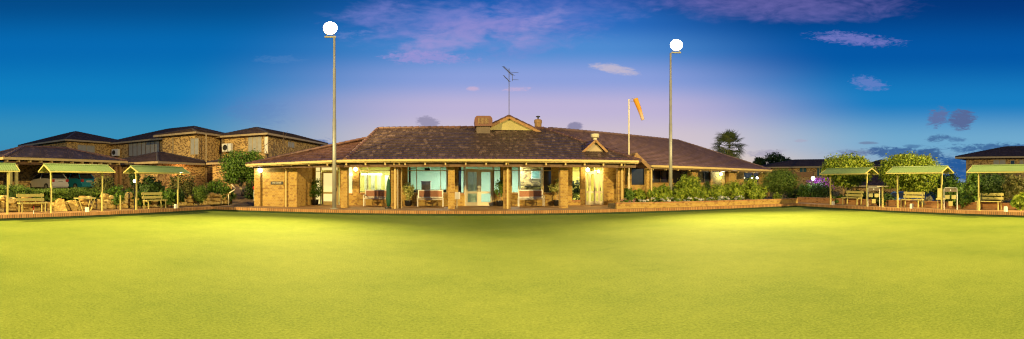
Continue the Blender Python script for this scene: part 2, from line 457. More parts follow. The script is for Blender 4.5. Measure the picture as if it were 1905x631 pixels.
def onL(px, o):
    k = math.tan(az(px)); return isect(Vector((0, 0)), Vector((k, 1)) if abs(az(px)) < 1.5 else Vector((-1, 0)), FL + outL(o), LD)
def onR(px, o):
    k = math.tan(az(px)); return isect(Vector((0, 0)), Vector((k, 1)), FR + outR(o), RD)
def onF(px, o):
    k = math.tan(az(px)); return isect(Vector((0, 0)), Vector((k, 1)), FL + outF(o), FD)

# ground
m, p = newmat('dark_ground'); n = noise(.6, 5); setc(p, ramp(n, [(.3, (.035, .04, .02)), (.7, (.09, .075, .045))])); p.inputs['Roughness'].default_value = .95
M['ground'] = m
g = MB()
g.face([(-900, -300, -.6), (900, -300, -.6), (900, 1200, -.6), (-900, 1200, -.6)])
struct(g.build('ground', M['ground']))
# green carpet of grass
m, p = newmat('short_bowling_grass')
ob = nd('ShaderNodeTexCoord').outputs['Object']
a = noise(26, 5, ob, .75); b = noise(.30, 5, ob, .6); c3 = noise(4, 5, ob, .65)
c = ramp(a, [(.30, (.145, .19, .020)), (.5, (.215, .272, .030)), (.70, (.30, .365, .056))])
c = mix(.55, c, ramp(b, [(.34, (.55, .68, .45)), (.60, (1.0, 1.0, 1.0))]), 'MULTIPLY')
c = mix(.35, c, ramp(c3, [(.35, (.68, .76, .55)), (.62, (1, 1, 1))]), 'MULTIPLY')
# long worn scuffs
sc_v = nd('ShaderNodeMapping'); sc_v.inputs['Scale'].default_value = (.35, 1.5, 1); sc_v.inputs['Rotation'].default_value = (0, 0, .3); lk(ob, sc_v.inputs[0])
sc_n = noise(1.1, 7, sc_v.outputs[0], .7)
c = mix(.5, c, ramp(sc_n, [(.66, (1, 1, 1)), (.74, (.55, .5, .42))]), 'MULTIPLY')
setc(p, c); p.inputs['Roughness'].default_value = .9; p.inputs['Specular IOR Level'].default_value = .15
bump(p, a, .9, .03)
M['grass'] = m
r0 = ring(0)
g = MB().prism([(q.x, q.y) for q in r0][::-1], -.30, 0)
struct(g.build('bowling_green', M['grass']))
# ditch floor
m, p = newmat('ditch_matting'); setc(p, ramp(noise(20, 3), [(.3, (.012, .03, .006)), (.7, (.04, .07, .015))])); p.inputs['Roughness'].default_value = .95
M['ditch'] = m
def strip(mb, o0, o1, z0, z1):
    A, B = ring(o0), ring(o1)
    for i in range(3):
        mb.prism([tuple(A[i]), tuple(A[i + 1]), tuple(B[i + 1]), tuple(B[i])][::-1], z0, z1)
g = MB(); strip(g, 0, .5, -.30, -.13); struct(g.build('ditch', M['ditch']))
# brick kerb : green matted wall below, soldier course on top
g = MB(); strip(g, .5, .8, -.30, .06); struct(g.build('ditch_wall', M['ditch']))
m, p = newmat('soldier_brick')
uv = nd('ShaderNodeUVMap', uv_map='uv').outputs[0]
b = nd('ShaderNodeTexBrick'); lk(uv, b.inputs[0]); b.offset = 0
b.inputs['Color1'].default_value = (.52, .28, .09, 1); b.inputs['Color2'].default_value = (.38, .18, .05, 1); b.inputs['Mortar'].default_value = (.09, .055, .03, 1)
b.inputs['Scale'].default_value = 1; b.inputs['Brick Width'].default_value = .11; b.inputs['Row Height'].default_value = 10; b.inputs['Mortar Size'].default_value = .014; b.inputs['Bias'].default_value = -.1
setc(p, mix(.5, b.outputs[0], ramp(noise(1.5, 4), [(.3, (.5, .45, .4)), (.7, (1, 1, 1))]), 'MULTIPLY')); p.inputs['Roughness'].default_value = .85
M['soldier'] = m
def course(name, line_in, line_out, z0, z1, mat):
    g = MB(); L = 0
    for i in range(len(line_in) - 1):
        a, b2, c2, d2 = line_in[i], line_in[i + 1], line_out[i + 1], line_out[i]
        l = (b2 - a).length
        g.face([(*a, z0), (*b2, z0), (*b2, z1), (*a, z1)], [(L, 1), (L + l, 1), (L + l, 1.2), (L, 1.2)])
        g.face([(*a, z1), (*b2, z1), (*c2, z1), (*d2, z1)], [(L, 1), (L + l, 1), (L + l, 1.2), (L, 1.2)])
        g.face([(*d2, z1), (*c2, z1), (*c2, z0), (*d2, z0)], [(L, 1), (L + l, 1), (L + l, 1.2), (L, 1.2)])
        L += l
    return g.build(name, mat)
struct(course('kerb', ring(.47), ring(.72), .06, G + .012, M['soldier']))
# paving
m, p = newmat('sandy_paving')
b = nd('ShaderNodeTexBrick'); lk(nd('ShaderNodeTexCoord').outputs['Object'], b.inputs[0])
b.inputs['Color1'].default_value = (.42, .25, .09, 1); b.inputs['Color2'].default_value = (.34, .19, .065, 1); b.inputs['Mortar'].default_value = (.22, .14, .06, 1)
b.inputs['Scale'].default_value = 1; b.inputs['Brick Width'].default_value = .23; b.inputs['Row Height'].default_value = .115; b.inputs['Mortar Size'].default_value = .006
setc(p, mix(.7, b.outputs[0], ramp(noise(1.1, 5), [(.3, (.55, .5, .45)), (.65, (1, 1, 1))]), 'MULTIPLY')); p.inputs['Roughness'].default_value = .8
M['paving'] = m
A, B = ring(.72), ring(3.2)
g = MB()
g.prism([tuple(A[0]), tuple(A[1]), tuple(B[1]), tuple(B[0])][::-1], -.6, G)
g.prism([tuple(A[2]), tuple(A[3]), tuple(B[3]), tuple(B[2])][::-1], -.6, G)
C = ring(19)
fb = [A[1], A[2], A[2] + outF(18), A[1] + outF(18)]
g.prism([tuple(q) for q in fb], -.6, G - .002)
struct(g.build('paving', M['paving']))

# ------------------------------------------------------------------ CLUBHOUSE
PHI = math.atan2(FD.y, FD.x)
CF = Frame((0, 24.4), PHI)
S, Z, P = CF.S, CF.Z, CF.P
club = CF.root('clubhouse', 0)
tag(club, 'long low golden brick clubhouse with brown tiled roof and deep verandah behind the green', 'clubhouse')
TW = 2.95      # depth of the window wall behind the pillars
def sx_(px, t=TW): return S(px, t)
EZ = 2.80
BR = M['brick_porch']
# brick front walls of the verandah
w = MB()
def seg(px0, px1, z0, z1, t0=TW, t1=TW + .24): w.box(sx_(px0), sx_(px1), t0, t1, z0, z1)
TOP = 2.86
sillz = .88
for a, b2 in ((632, 646), (656, 668), (727, 757), (832, 852), (932, 951), (1027, 1064), (1080, 1089), (1123, 1163)): seg(a, b2, G, TOP)
for a, b2, z in ((646, 656, .86), (668, 727, .88), (757, 832, .88), (852, 864, .88), (918, 932, .88), (951, 1027, .88), (1064, 1080, .42)): seg(a, b2, G, z)
w.build('front_wall', BR, club)
# brick sills
for a, b2, z in ((646, 656, .86), (668, 727, .88), (757, 832, .88), (852, 864, .88), (918, 932, .88), (951, 1027, .88), (1064, 1080, .42)):
    MB().box(sx_(a) + .01, sx_(b2) - .01, TW - .07, TW + .2, z, z + .07).build('window_sill', M['brick_red'], club)
# left block
LB0, LB1 = S(487, .15), S(552, .15)
w = MB().box(LB0, LB1, .15, TW + 5, G, 2.62).box(LB1 - .01, sx_(586), TW, TW + .24, G, TOP)
w.build('side_block', M['brick'], club)
w = MB().box(LB0 - .42, LB0 - .03, -.02, .37, G, 2.58); w.build('pillar', M['brick'], club)
# rear shell
w = MB().box(LB0, LB0 + .24, TW + 5.01, 11.4, G, 2.6).box(LB0 + .25, sx_(1163), 11.15, 11.4, G, 2.7).box(sx_(1163) - .24, sx_(1163), TW + .25, 11.14, G, 2.7)
w.build('rear_wall', M['brick'], club)
# pillars
PX = [(634, 646), (728, 741), (833.5, 846), (937, 950), (1042.5, 1057), (1150, 1161)]
for a, b2 in PX:
    x0, x1 = S(a, 0), S(b2, 0)
    q = MB().box(x0, x1, 0, x1 - x0, G, 2.38).box(x0 - .025, x1 + .025, -.025, x1 - x0 + .025, 2.38, 2.46).box(x0, x1, 0, x1 - x0, 2.46, 2.56)
    q.build('pillar', M['brick'], club)
# half-height brick piers and angled piers behind
for a, b2 in ((741.5, 746),):
    x0, x1 = S(a, .5), S(b2, .5); MB().box(x0, x1, .5, .8, G, 2.5).build('pier', M['brick'], club)
# beam, rafters, soffit
x0, x1 = S(470, -.55), S(1184, -.55)
MB().box(x0, x1, -.5, -.38, 2.42, 2.60).build('verandah_beam', M['brownwood'], club)
MB().box(x0 + .2, x1, -.37, TW - .01, 2.60, 2.64).build('verandah_ceiling', M['soffit'], club)
xs = x0 + .3
while xs < x1:
    MB().box(xs, xs + .07, -.70, -.52, 2.52, 2.64).build('rafter_end', M['cream'], club); xs += 1.05
# fascia and gutter
def ez(s):
    s0, s1 = S(459, -.75), S(643, -.75)
    return EZ if s > s1 else EZ - (s1 - s) / (s1 - s0) * .15
e0, e1, e2 = S(459, -.75), S(643, -.75), S(1187, -.75)
f = MB()
for a, b2 in ((e0, e1), (e1, e2)):
    f.extr([(a, -.80, ez(a) - .15), (b2, -.80, ez(b2) - .15), (b2, -.80, ez(b2) - .01), (a, -.80, ez(a) - .01)], (0, .05, 0))
f.box(e2 - .05, e2, -.74, 3.5, 2.63, 2.79).box(e0, e0 + .05, -.74, 7.5, 2.5, 2.64)
f.build('fascia', M['cream'], club)
f = MB()
for a, b2 in ((e0, e1), (e1, e2)):
    f.extr([(a, -.90, ez(a) - .10), (b2, -.90, ez(b2) - .10), (b2, -.90, ez(b2) + .01), (a, -.90, ez(a) + .01)], (0, .095, 0))
f.build('gutter', M['cream'], club)
# roofs
def clipv(poly, lo, hi):
    def cut(pl, f):
        out = []
        for i in range(len(pl)):
            p_, q_ = pl[i], pl[(i + 1) % len(pl)]; a_, b_ = f(p_), f(q_)
            if a_ >= 0: out.append(p_)
            if (a_ >= 0) != (b_ >= 0):
                k_ = a_ / (a_ - b_); out.append((p_[0] + (q_[0] - p_[0]) * k_, p_[1] + (q_[1] - p_[1]) * k_))
        return out
    pl = cut(poly, lambda p_: p_[1] - lo)
    return cut(pl, lambda p_: hi - p_[1]) if len(pl) > 2 else []
def slope(mb, pts, origin, udir, hrow=.34, step=.032):
    """a roof plane laid in real stepped tile rows, UV in metres (u along the eave, v up the slope)"""
    pts = [Vector(q) for q in pts]; o = Vector(origin); u = Vector(udir).normalized()
    n = Vector((0, 0, 0))
    for i in range(len(pts)): n += (pts[i] - pts[0]).cross(pts[(i + 1) % len(pts)] - pts[0])
    n.normalize(); v = n.cross(u)
    if v.z < 0: v = -v
    nu = n if n.z > 0 else -n
    o = pts[0]
    pl = [((q - o).dot(u), (q - o).dot(v)) for q in pts]
    v0 = min(p_[1] for p_ in pl); v1 = max(p_[1] for p_ in pl)
    k = 0
    while v0 + k * hrow < v1 - 1e-4:
        lo, hi = v0 + k * hrow, min(v0 + (k + 1) * hrow, v1)
        c = clipv(pl, lo + 1e-6, hi)
        if len(c) > 2:
            def up(p_): return o + u * p_[0] + v * p_[1] + nu * step * (1 - (p_[1] - lo) / hrow)
            mb.face([up(p_) for p_ in c], [(p_[0] + 50, p_[1] - v0 + .001 + 34.0) for p_ in c])
            bt = sorted([p_ for p_ in c if abs(p_[1] - lo) < 1e-4])
            if len(bt) >= 2:
                a_, b_ = bt[0], bt[-1]
                A_, B_ = o + u * a_[0] + v * a_[1], o + u * b_[0] + v * b_[1]
                mb.face([A_, B_, B_ + nu * step, A_ + nu * step], [(a_[0] + 50, lo - v0 + 34.01), (b_[0] + 50, lo - v0 + 34.01), (b_[0] + 50, lo - v0 + 34.02), (a_[0] + 50, lo - v0 + 34.02)])
        k += 1
def caps(mb, a, b, r=.11, n=None):
    a = Vector(a); b = Vector(b); L = (b - a).length; k = n or max(2, int(L / .38))
    pts, rr_ = [], []
    for i in range(k):
        pts += [a.lerp(b, (i + .02) / k), a.lerp(b, (i + .98) / k)]; rr_ += [r * .85, r * 1.15]
    mb.tube(pts, rr_, 8)
def tiled_edge(mb, a, b, w_=.30, r=.04):
    """one scalloped strip along the eave: the open ends of the lowest tiles"""
    a = Vector(a); b = Vector(b); L = (b - a).length; k = int(L / w_); d = (b - a) / k
    V_ = []
    for i in range(k * 6 + 1):
        f_ = (i % 6) / 6; z_ = math.sin(f_ * PI) * r if i % 6 else 0
        V_.append(a + d * (i / 6) + Vector((0, -.03, z_ - .005)))
    for i in range(len(V_) - 1):
        p_, q_ = V_[i], V_[i + 1]; o_ = Vector((0, .30, .115))
        mb.face([p_, q_, q_ + o_, p_ + o_]); mb.face([p_ - Vector((0, 0, .03)), q_ - Vector((0, 0, .03)), q_, p_])
RT = 5.6
Er0 = P(703, 240, RT); Er1 = P(1012, 238, RT); Er0.z = Er1.z = 5.18
Cf0 = Vector((e1, -.85, EZ)); Cf1 = Vector((e2 + .1, -.85, EZ))
Bk0 = Vector((e1, 12.0, EZ)); Bk1 = Vector((e2 + .1, 12.0, EZ))
g = MB()
slope(g, [Cf0, Cf1, Er1, Er0], Cf0, (1, 0, 0))
slope(g, [Cf1, Bk1, Er1], Cf1, (0, 1, 0))
slope(g, [Bk1, Bk0, Er0, Er1], Bk1, (-1, 0, 0))
slope(g, [Bk0, Cf0, Er0], Bk0, (0, -1, 0))
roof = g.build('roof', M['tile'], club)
g = MB(); caps(g, Er0, Er1); caps(g, Er0, Cf0); caps(g, Er1, Cf1); tiled_edge(g, Cf0, Cf1)
g.build('ridge_cap', M['tile_cap'], roof)
# lower left roof
R2 = Er0.lerp(Cf0, .27); R2 += Vector((.15, .1, -.06))
L0 = Vector((e0, -.85, ez(e0))); Lb = Vector((e0, 8.4, ez(e0))); Lr = Vector((e1 - .1, -.85, EZ - .012)); Lm = Vector((e1, 8.4, EZ))
g = MB()
slope(g, [L0, Lr, R2], L0, (1, 0, 0)); slope(g, [Lb, L0, R2], Lb, (0, -1, 0)); slope(g, [Lm, Lb, R2], Lm, (-1, 0, 0))
r2 = g.build('low_roof', M['tile_red'], club)
g = MB(); caps(g, R2, L0, .09); tiled_edge(g, L0, Lr, .3, .04); g.build('ridge_cap', M['tile_cap'], r2)

# windows
def window(px0, px1, z0, z1, mull=(), trans=(), t=TW + .06, fm='cream', fw=.05, glass='glass', name='window', curtain=None):
    x0, x1 = sx_(px0, t) + .004, sx_(px1, t) - .004
    q = MB()
    q.box(x0, x0 + fw, t, t + .07, z0, z1).box(x1 - fw, x1, t, t + .07, z0, z1)
    q.box(x0 + fw, x1 - fw, t, t + .07, z0, z0 + fw).box(x0 + fw, x1 - fw, t, t + .07, z1 - fw, z1)
    cuts = [x0 + fw] + [sx_(m_, t) for m_ in mull] + [x1 - fw]
    for m_ in cuts[1:-1]: q.box(m_ - fw * .4, m_ + fw * .4, t + .004, t + .066, z0 + fw, z1 - fw)
    for tz in trans:
        for i in range(len(cuts) - 1):
            q.box(cuts[i] + (fw * .4 if i else 0), cuts[i + 1] - (fw * .4 if i < len(cuts) - 2 else 0), t + .006, t + .064, tz - fw * .4, tz + fw * .4)
    wn = q.build(name, M[fm], club)
    MB().box(x0 + .01, x1 - .01, t + .03, t + .036, z0 + .01, z1 - .01).build('pane', M[glass], wn)
    return wn
WT = 2.598
M['frost'] = emis('lit_frosted_glass', (1, .80, .30), .95); M['frost2'] = emis('lit_pale_glass', (.85, .92, .42), .85)
for k_ in ('frost', 'frost2'): M[k_].node_tree.nodes['Principled BSDF'].inputs['Base Color'].default_value = (.3, .28, .2, 1)
window(586, 597, G, WT, (), (2.3,), fm='creamw', glass='frost'); window(629, 632.5, G, WT, (), (), fm='creamw', fw=.03)
window(646, 656, .93, WT, fm='creamw', fw=.03, glass='frost2')
window(597, 629, 2.33, WT, fm='creamw', fw=.04, glass='frost')
window(668, 727, .95, WT, (683,), (2.31,))
window(757, 832, .95, WT, (775, 820), (2.31,))
window(852, 864, .95, WT, (), (2.31,), fm='brownwood')
window(864, 918, 2.36, WT, (891,), ())
window(918, 932, .95, WT, (), (2.31,), fm='brownwood')
window(951, 1009, .95, WT, (965,), (2.31,))
window(1010, 1027, .95, WT, (), (2.31,), glass='dglass')
window(1064, 1080, .49, WT, (), (2.31,), fm='brownwood', fw=.035)
def door(px0, px1, z1, fm='cream', rail=1.0, glass='glass', t=TW + .05, side=1, name='door', fw=.13):
    x0, x1 = sx_(px0, t), sx_(px1, t)
    q = MB().box(x0, x0 + fw, t, t + .05, G + .01, z1).box(x1 - fw, x1, t, t + .05, G + .01, z1)
    q.box(x0 + fw, x1 - fw, t, t + .05, G + .01, G + .22).box(x0 + fw, x1 - fw, t, t + .05, z1 - .12, z1)
    q.box(x0 + fw, x1 - fw, t, t + .05, rail - .06, rail + .06)
    d = q.build(name, M[fm], club)
    MB().box(x0 + .02, x1 - .02, t + .02, t + .026, G + .03, z1 - .02).build('pane', M[glass], d)
    hx = x1 - .06 if side > 0 else x0 + .06
    MB().box(hx - .015, hx + .015, t - .045, t - .003, 1.05, 1.28).build('handle', M['dark'], d)
    return d
door(866, 891, 2.34, fm='creamw', side=1, name='entrance_door'); door(891.3, 916.5, 2.34, fm='creamw', side=-1, name='entrance_door')
door(598, 628.5, 2.3, rail=.95, fm='cream', name='side_door', glass='frost')
# door surround and dark corner boards
MB().box(sx_(864), sx_(865.8), TW, TW + .12, G, 2.35).build('door_jamb', M['cream'], club); MB().box(sx_(916.7), sx_(918), TW, TW + .12, G, 2.35).build('door_jamb', M['cream'], club)
# angled entrance doors on the right
for a, b2, sd in ((1089, 1097, 1), (1097.2, 1107, 1), (1107.2, 1115, -1), (1115.2, 1123, -1)):
    door(a, b2, 2.24, fm='creamw', side=sd, name='glazed_door', fw=.07)
window(1089, 1123, 2.25, WT, (1106,), (), fm='creamw')

# interiors: lit rooms behind the glass
def room(px0, px1, depth, wall, light, lc, name, zc=2.7, t0=TW + .25):
    x0, x1 = sx_(px0, t0 + .1), sx_(px1, t0 + .1)
    q = MB()
    q.box(x0, x1, t0 + depth, t0 + depth + .1, G, zc).box(x0 - .1, x0, t0, t0 + depth + .1, G, zc).box(x1, x1 + .1, t0, t0 + depth + .1, G, zc)
    q.box(x0 - .1, x1 + .1, t0, t0 + depth + .1, zc, zc + .05)
    q.build('room_wall', M[wall], club)
    MB().box(x0, x1, t0, t0 + depth, G, G + .01).build('room_floor', M['carpet'], club)
    for k in range(1 if x1 - x0 < 4 else 2):
        l = bpy.data.lights.new('ceiling_light', 'AREA'); l.shape = 'RECTANGLE'; l.size = .5; l.size_y = 1.2; l.energy = light; l.color = lc
        o = bpy.data.objects.new('ceiling_light', l); col.objects.link(o); o.parent = club
        n_ = 1 if x1 - x0 < 4 else 2
        o.location = (x0 + (x1 - x0) * (k + .5) / n_, t0 + depth * .45, zc - .05)
    return x0, x1, t0
room(587, 742, 3.2, 'ywall', 130, (1, .90, .50), 'left room')
room(745, 1040, 5.0, 'teal', 235, (1, 1, .86), 'hall')
room(1062, 1124, 3.0, 'ywall', 130, (1, .85, .45), 'lobby')
# blinds and lit panels in the left room
t = TW + .75
blind = M['blindlit'] = plain('sheer_blind', (.78, .74, .45), .8, .03, 2)
MB().box(sx_(588, t), sx_(630, t), t, t + .02, G + .3, 2.3).build('blind', blind, club)
t = TW + .6
MB().box(sx_(646, t), sx_(656, t), t, t + .02, .9, 2.25).build('blind', M['blindlit'], club)
t = TW + 2.2
q = MB()
for a in (678, 690, 702, 716): q.box(sx_(a, t), sx_(a + 7, t), t, t + .05, 1.1, 2.05)
q.build('curtain', M['curtain'], club)
MB().box(sx_(669, TW + 1.4), sx_(726, TW + 1.4), TW + 1.4, TW + 1.9, .75, 1.0).build('counter', M['brownp'], club)
MB().box(sx_(672, TW + 2), sx_(710, TW + 2), TW + 2, TW + 2.12, 2.08, 2.17).build('tube_light', emis('fluorescent_tube', (1, 1, .8), 6), club)
# hall furniture
t = TW + 2.4
cab = MB().box(sx_(784, t), sx_(800, t), t, t + .6, G, 1.62).box(sx_(783, t), sx_(801, t), t - .03, t + .63, 1.62, 1.68).build('cabinet', M['brownp'], club)
for a, lbc in ((764, 'leftmost'), (774, 'second from the left'), (806, 'third from the left'), (817, 'fourth from the left'), (827, 'rightmost')):
    x = sx_(a, t - .6); wq = CF.w(x, t - .6); e = empty('dining_chair', (wq.x, wq.y, G + .012), PHI)
    MB().box(-.21, .21, .16, .20, .50, .93).build('backrest', M['dark'], e); MB().box(-.22, .22, -.2, .22, .42, .46).build('seat', M['dark'], e)
    for dx in (-.19, .19):
        for dy in (-.17, .18): MB().box(dx - .015, dx + .015, dy - .015, dy + .015, 0, .42).build('leg', M['dark'], e)
    tag(e, 'dark chair inside the wide teal window, ' + lbc + ' of five', 'chair', 'chairs inside the hall')
q = MB().box(sx_(803, t), sx_(831, t), t - .2, t + .5, .88, .93).box(sx_(804, t), sx_(806, t), t - .1, t - .05, G + .01, .88).box(sx_(829, t), sx_(830, t), t - .1, t - .05, G + .01, .88)
q.build('table', M['brownp'], club)
MB().box(sx_(790, TW + 1), sx_(800, TW + 1), TW + 1, TW + 1.3, 2.33, 2.5).build('ceiling_speaker', M['dark'], club)
t = TW + .5
for a, b2 in ((760, 764), (853, 858)): MB().box(sx_(a, t), sx_(b2, t), t, t + .05, G + .02, 2.55).build('curtain', M['dark'], club)
q = MB()
for i in range(9):
    xa = sx_(868 + i * 2.4, t + .6); q.tube([(xa, t + .6, G + .05), (xa, t + .6, 2.4)], .05, 6)
q.build('curtain', M['curtain'], club)
t = TW + 2.8
MB().box(sx_(969, t), sx_(1010, t), t, t + .25, G + .02, 2.66).build('fireplace_wall', M['brick_flat'], club)
MB().box(sx_(976, t), sx_(1004, t), t - .2, t - .01, 1.32, 1.38).build('mantel_shelf', M['dark'], club)
MB().box(sx_(984, t), sx_(1002, t), t - .3, t - .01, G + .02, 1.0).build('heater', M['dglass'], club)
pf = MB().box(sx_(988, t), sx_(1005, t), t - .06, t - .01, 1.82, 2.42).build('picture_frame', M['white'], club)
MB().box(sx_(990, t), sx_(1003, t), t - .066, t - .061, 1.9, 2.34).build('picture', plain('pale_blue_print', (.3, .55, .55), .6, .3, 4), pf)
MB().box(sx_(966, TW + .4), sx_(968.5, TW + .4), TW + .4, TW + .5, G, 2.66).build('inner_post', M['white'], club)

# downpipes
for px, t in ((944.5, -.16), (735, -.16), (532, .05), (747, .35), (1157, -.12)):
    x = S(px, t)
    MB().tube([(x, -.62, 2.66), (x, -.55, 2.56), (x, t, 2.35), (x, t, G)], .042, 8).build('downpipe', M['cream'], club)
MB().tube([(S(738.5, -.1), -.1, 2.4), (S(740, -.1), -.1, 2.0), (S(739, -.1), -.1, 1.2), (S(740, -.1), -.1, G)], .02, 6).build('downpipe', M['steel'], club)
# gablet on the ridge
t = RT - .9
a = P(896, 240, t); b2 = P(1000, 241, t); c2 = P(947, 217, t)
a.z = b2.z = 4.95
gb = MB()
for s_, e_ in ((a, c2), (b2, c2)):
    o2 = Vector((0, 2.6, 0)); ext = (s_ - e_) * .1
    pts = [s_ + ext, e_, e_ + o2, s_ + ext + o2]
    slope(gb, pts, s_, (0, 1, 0))
gbo = gb.build('gablet_roof', M['tile_red'], club)
q = MB()
for s_ in (a, b2):
    q.bar(s_ + (s_ - c2) * .1 + Vector((0, -.03, -.06)), c2 + Vector((0, -.03, -.06)), .05, .16)
q.build('bargeboard', M['orangewood'], gbo)
MB().extr([a + Vector((.25, .12, .0)), b2 + Vector((-.25, .12, .0)), c2 + Vector((0, .12, -.13))], (0, .05, 0)).build('gablet_panel', plain('yellow_gable_board', (.42, .36, .13), .6, .1, 3), gbo)
q = MB(); caps(q, c2 + Vector((0, -.05, .03)), c2 + Vector((0, 2.4, .03)), .1)
for s_ in (a, b2):
    caps(q, s_ + (s_ - c2) * .1 + Vector((0, .02, .05)), c2 + Vector((0, .02, .05)), .08)
q.build('ridge_cap', M['tile_cap'], gbo)
# brick chimney, round capped
t = RT + .6
c0 = P(1001, 240, t); s0 = c0.x
zt = Z(222, s0, t)
ch = MB().lathe([(.24, 4.3), (.24, zt - .28), (.27, zt - .26), (.27, zt - .08), (.22, zt - .02), (.1, zt)], (s0, t, 0), 12).build('chimney', M['terracotta'], club)
MB().lathe([(.05, zt - .01), (.05, zt + .12), (.15, zt + .16), (.15, zt + .2), (.02, zt + .24)], (s0, t, 0), 10).build('chimney_cowl', M['dark'], ch)
# dormer-like gablet with white pot on the right
t = .6
a = P(1085, 281, t); b2 = P(1127, 279, t); c2 = P(1108, 260, t)
gb = MB()
for s_ in (a, b2):
    o2 = Vector((0, 3.4, 0)); ext = (s_ - c2) * .12
    slope(gb, [s_ + ext, c2, c2 + o2, s_ + ext + o2], s_, (0, 1, 0))
gbo = gb.build('gablet_roof', M['tile_red'], club)
q = MB()
for s_ in (a, b2): q.bar(s_ + (s_ - c2) * .15 + Vector((0, -.03, -.05)), c2 + Vector((0, -.03, -.05)), .05, .13)
q.build('bargeboard', M['orangewood'], gbo)
MB().extr([a + Vector((.1, .12, -.1)), b2 + Vector((-.1, .12, -.1)), c2 + Vector((0, .12, -.12))], (0, .05, 0)).build('gablet_panel', M['beige'], gbo)
t = 3.4
s0 = S(1107, t); z1 = Z(249, s0, t); z0 = Z(257, s0, t)
MB().lathe([(.13, z0 - 1.0), (.13, z0), (.26, z0 + .04), (.29, z1 - .03), (.24, z1)], (s0, t, 0), 10).build('roof_vent', M['creamw'], club)
# porch gable at the right end of the verandah
t = .2
c2 = P(1184, 288, t); a = P(1160, 304, t); b2 = P(1210, 313, t)
gb = MB()
for s_ in (a, b2):
    slope(gb, [s_, c2, c2 + Vector((0, 3.6, 0)), s_ + Vector((0, 3.6, 0))], s_, (0, 1, 0))
gbo = gb.build('porch_roof', M['tile_red'], club)
q = MB(); q.bar(b2 + Vector((0, -.03, -.06)), c2 + Vector((0, -.03, -.06)), .05, .15)
q.bar(a + Vector((0, -.03, -.06)), c2 + Vector((0, -.03, -.06)), .05, .15); q.build('bargeboard', M['orangewood'], gbo)
q = MB(); caps(q, c2 + Vector((0, -.05, .03)), c2 + Vector((0, 3.5, .03)), .1); caps(q, c2 + Vector((0, .02, .05)), b2 + Vector((0, .02, .05)), .08); q.build('ridge_cap', M['terracotta'], gbo)
# wall under and beside the porch
wp = MB()
t = 2.2
x0, x1 = S(1163, t), S(1214, t)
wp.box(x0, x1, t, t + .24, G, Z(344, x0, t)).box(x0, S(1175, t), t, t + .24, Z(344, x0, t), 2.75).box(S(1199, t), x1, t, t + .24, Z(344, x0, t), 2.55)
wp.build('porch_wall', M['brick'], club)
q = MB().box(S(1175, t), S(1199, t), t + .1, t + .13, Z(344, x0, t), 2.75); q.build('window', M['dglass'], club)
MB().box(S(1203, .3), S(1209, .3), .3, .55, G, 2.4).build('pillar', M['brick'], club)
MB().tube([(S(1212, .2), .2, 2.45), (S(1212, .2), .2, G)], .05, 8).build('downpipe', M['cream'], club)

# ---- right wing: its own frame under the clubhouse
Aw, Bw = pol(1205, 29.1), pol(1434, 41.0)
angw = math.atan2(Bw.y - Aw.y, Bw.x - Aw.x)
WF = Frame((Aw.x, Aw.y), angw)
wing = empty('wing'); wing.parent = club
wing.matrix_local = club.matrix_local.inverted() if False else Matrix.Identity(4)
loc = Vector((Aw.x, Aw.y)) - CF.o
wing.location = (loc.dot(CF.u), loc.dot(CF.n), 0); wing.rotation_euler = (0, 0, angw - PHI)
wL = WF.S(1434, 0); wz = 2.71
wr0 = WF.P(1020, 243, 7.2); wr0.z = 5.5
k1 = WF.P(1262, 262, 7.2); k1.z = 5.4
km = WF.P(1172, 249, 7.2)
g = MB()
slope(g, [(-.8, 0, wz), (wL, 0, wz), k1, wr0, (wr0.x, 2.0, wz + .9)], (0, 0, wz), (1, 0, 0))
slope(g, [(wL, 0, wz), (wL, 14, wz), k1], (wL, 0, wz), (0, 1, 0))
slope(g, [(wL, 14, wz), (wr0.x, 14, wz), wr0, k1], (wL, 14, wz), (-1, 0, 0))
wroof = g.build('wing_roof', M['tile_plum'], wing)
g = MB(); caps(g, wr0, k1, .11); caps(g, k1, (wL, 0, wz), .10); tiled_edge(g, (0, 0, wz), (wL, 0, wz), .33, .05)
g.build('wing_ridge_cap', M['cap_plum'], wing)
f = MB().box(-.1, wL, -.06, 0, wz - .17, wz - .01).box(-.1, wL, -.15, -.062, wz - .13, wz + .0).box(wL - .05, wL, .001, 13, wz - .17, wz - .02)
f.build('wing_fascia', M['cream'], wing)
MB().box(0, wL - .1, .02, 2.4, wz - .24, wz - .2).build('wing_ceiling', M['soffit'], wing)
xs = .5
while xs < wL: MB().box(xs, xs + .07, .03, .2, wz - .32, wz - .24).build('wing_rafter_end', M['cream'], wing); xs += 1.2
for a, b2 in ((1287, 1298), (1357, 1370), (1419, 1429)):
    x0, x1 = WF.S(a, .5), WF.S(b2, .5)
    MB().box(x0, x1, .5, .95, G, 2.46).build('wing_pillar', M['brick'], wing)
tw = 2.4
wz0 = 1.55
q = MB()
def ws(px): return WF.S(px, tw)
q.box(ws(1196), ws(1432), tw, tw + .24, G, wz0)
for a, b2 in ((1196, 1214), (1244, 1252), (1285, 1300), (1322, 1384), (1420, 1432)): q.box(ws(a), ws(b2), tw, tw + .24, wz0, wz - .2)
q.box(ws(1432) - .24, ws(1432), tw + .25, 13, G, wz - .2).box(ws(1196), ws(1432), 13, 13.2, G, wz - .2)
q.build('wing_wall', M['brick'], wing)
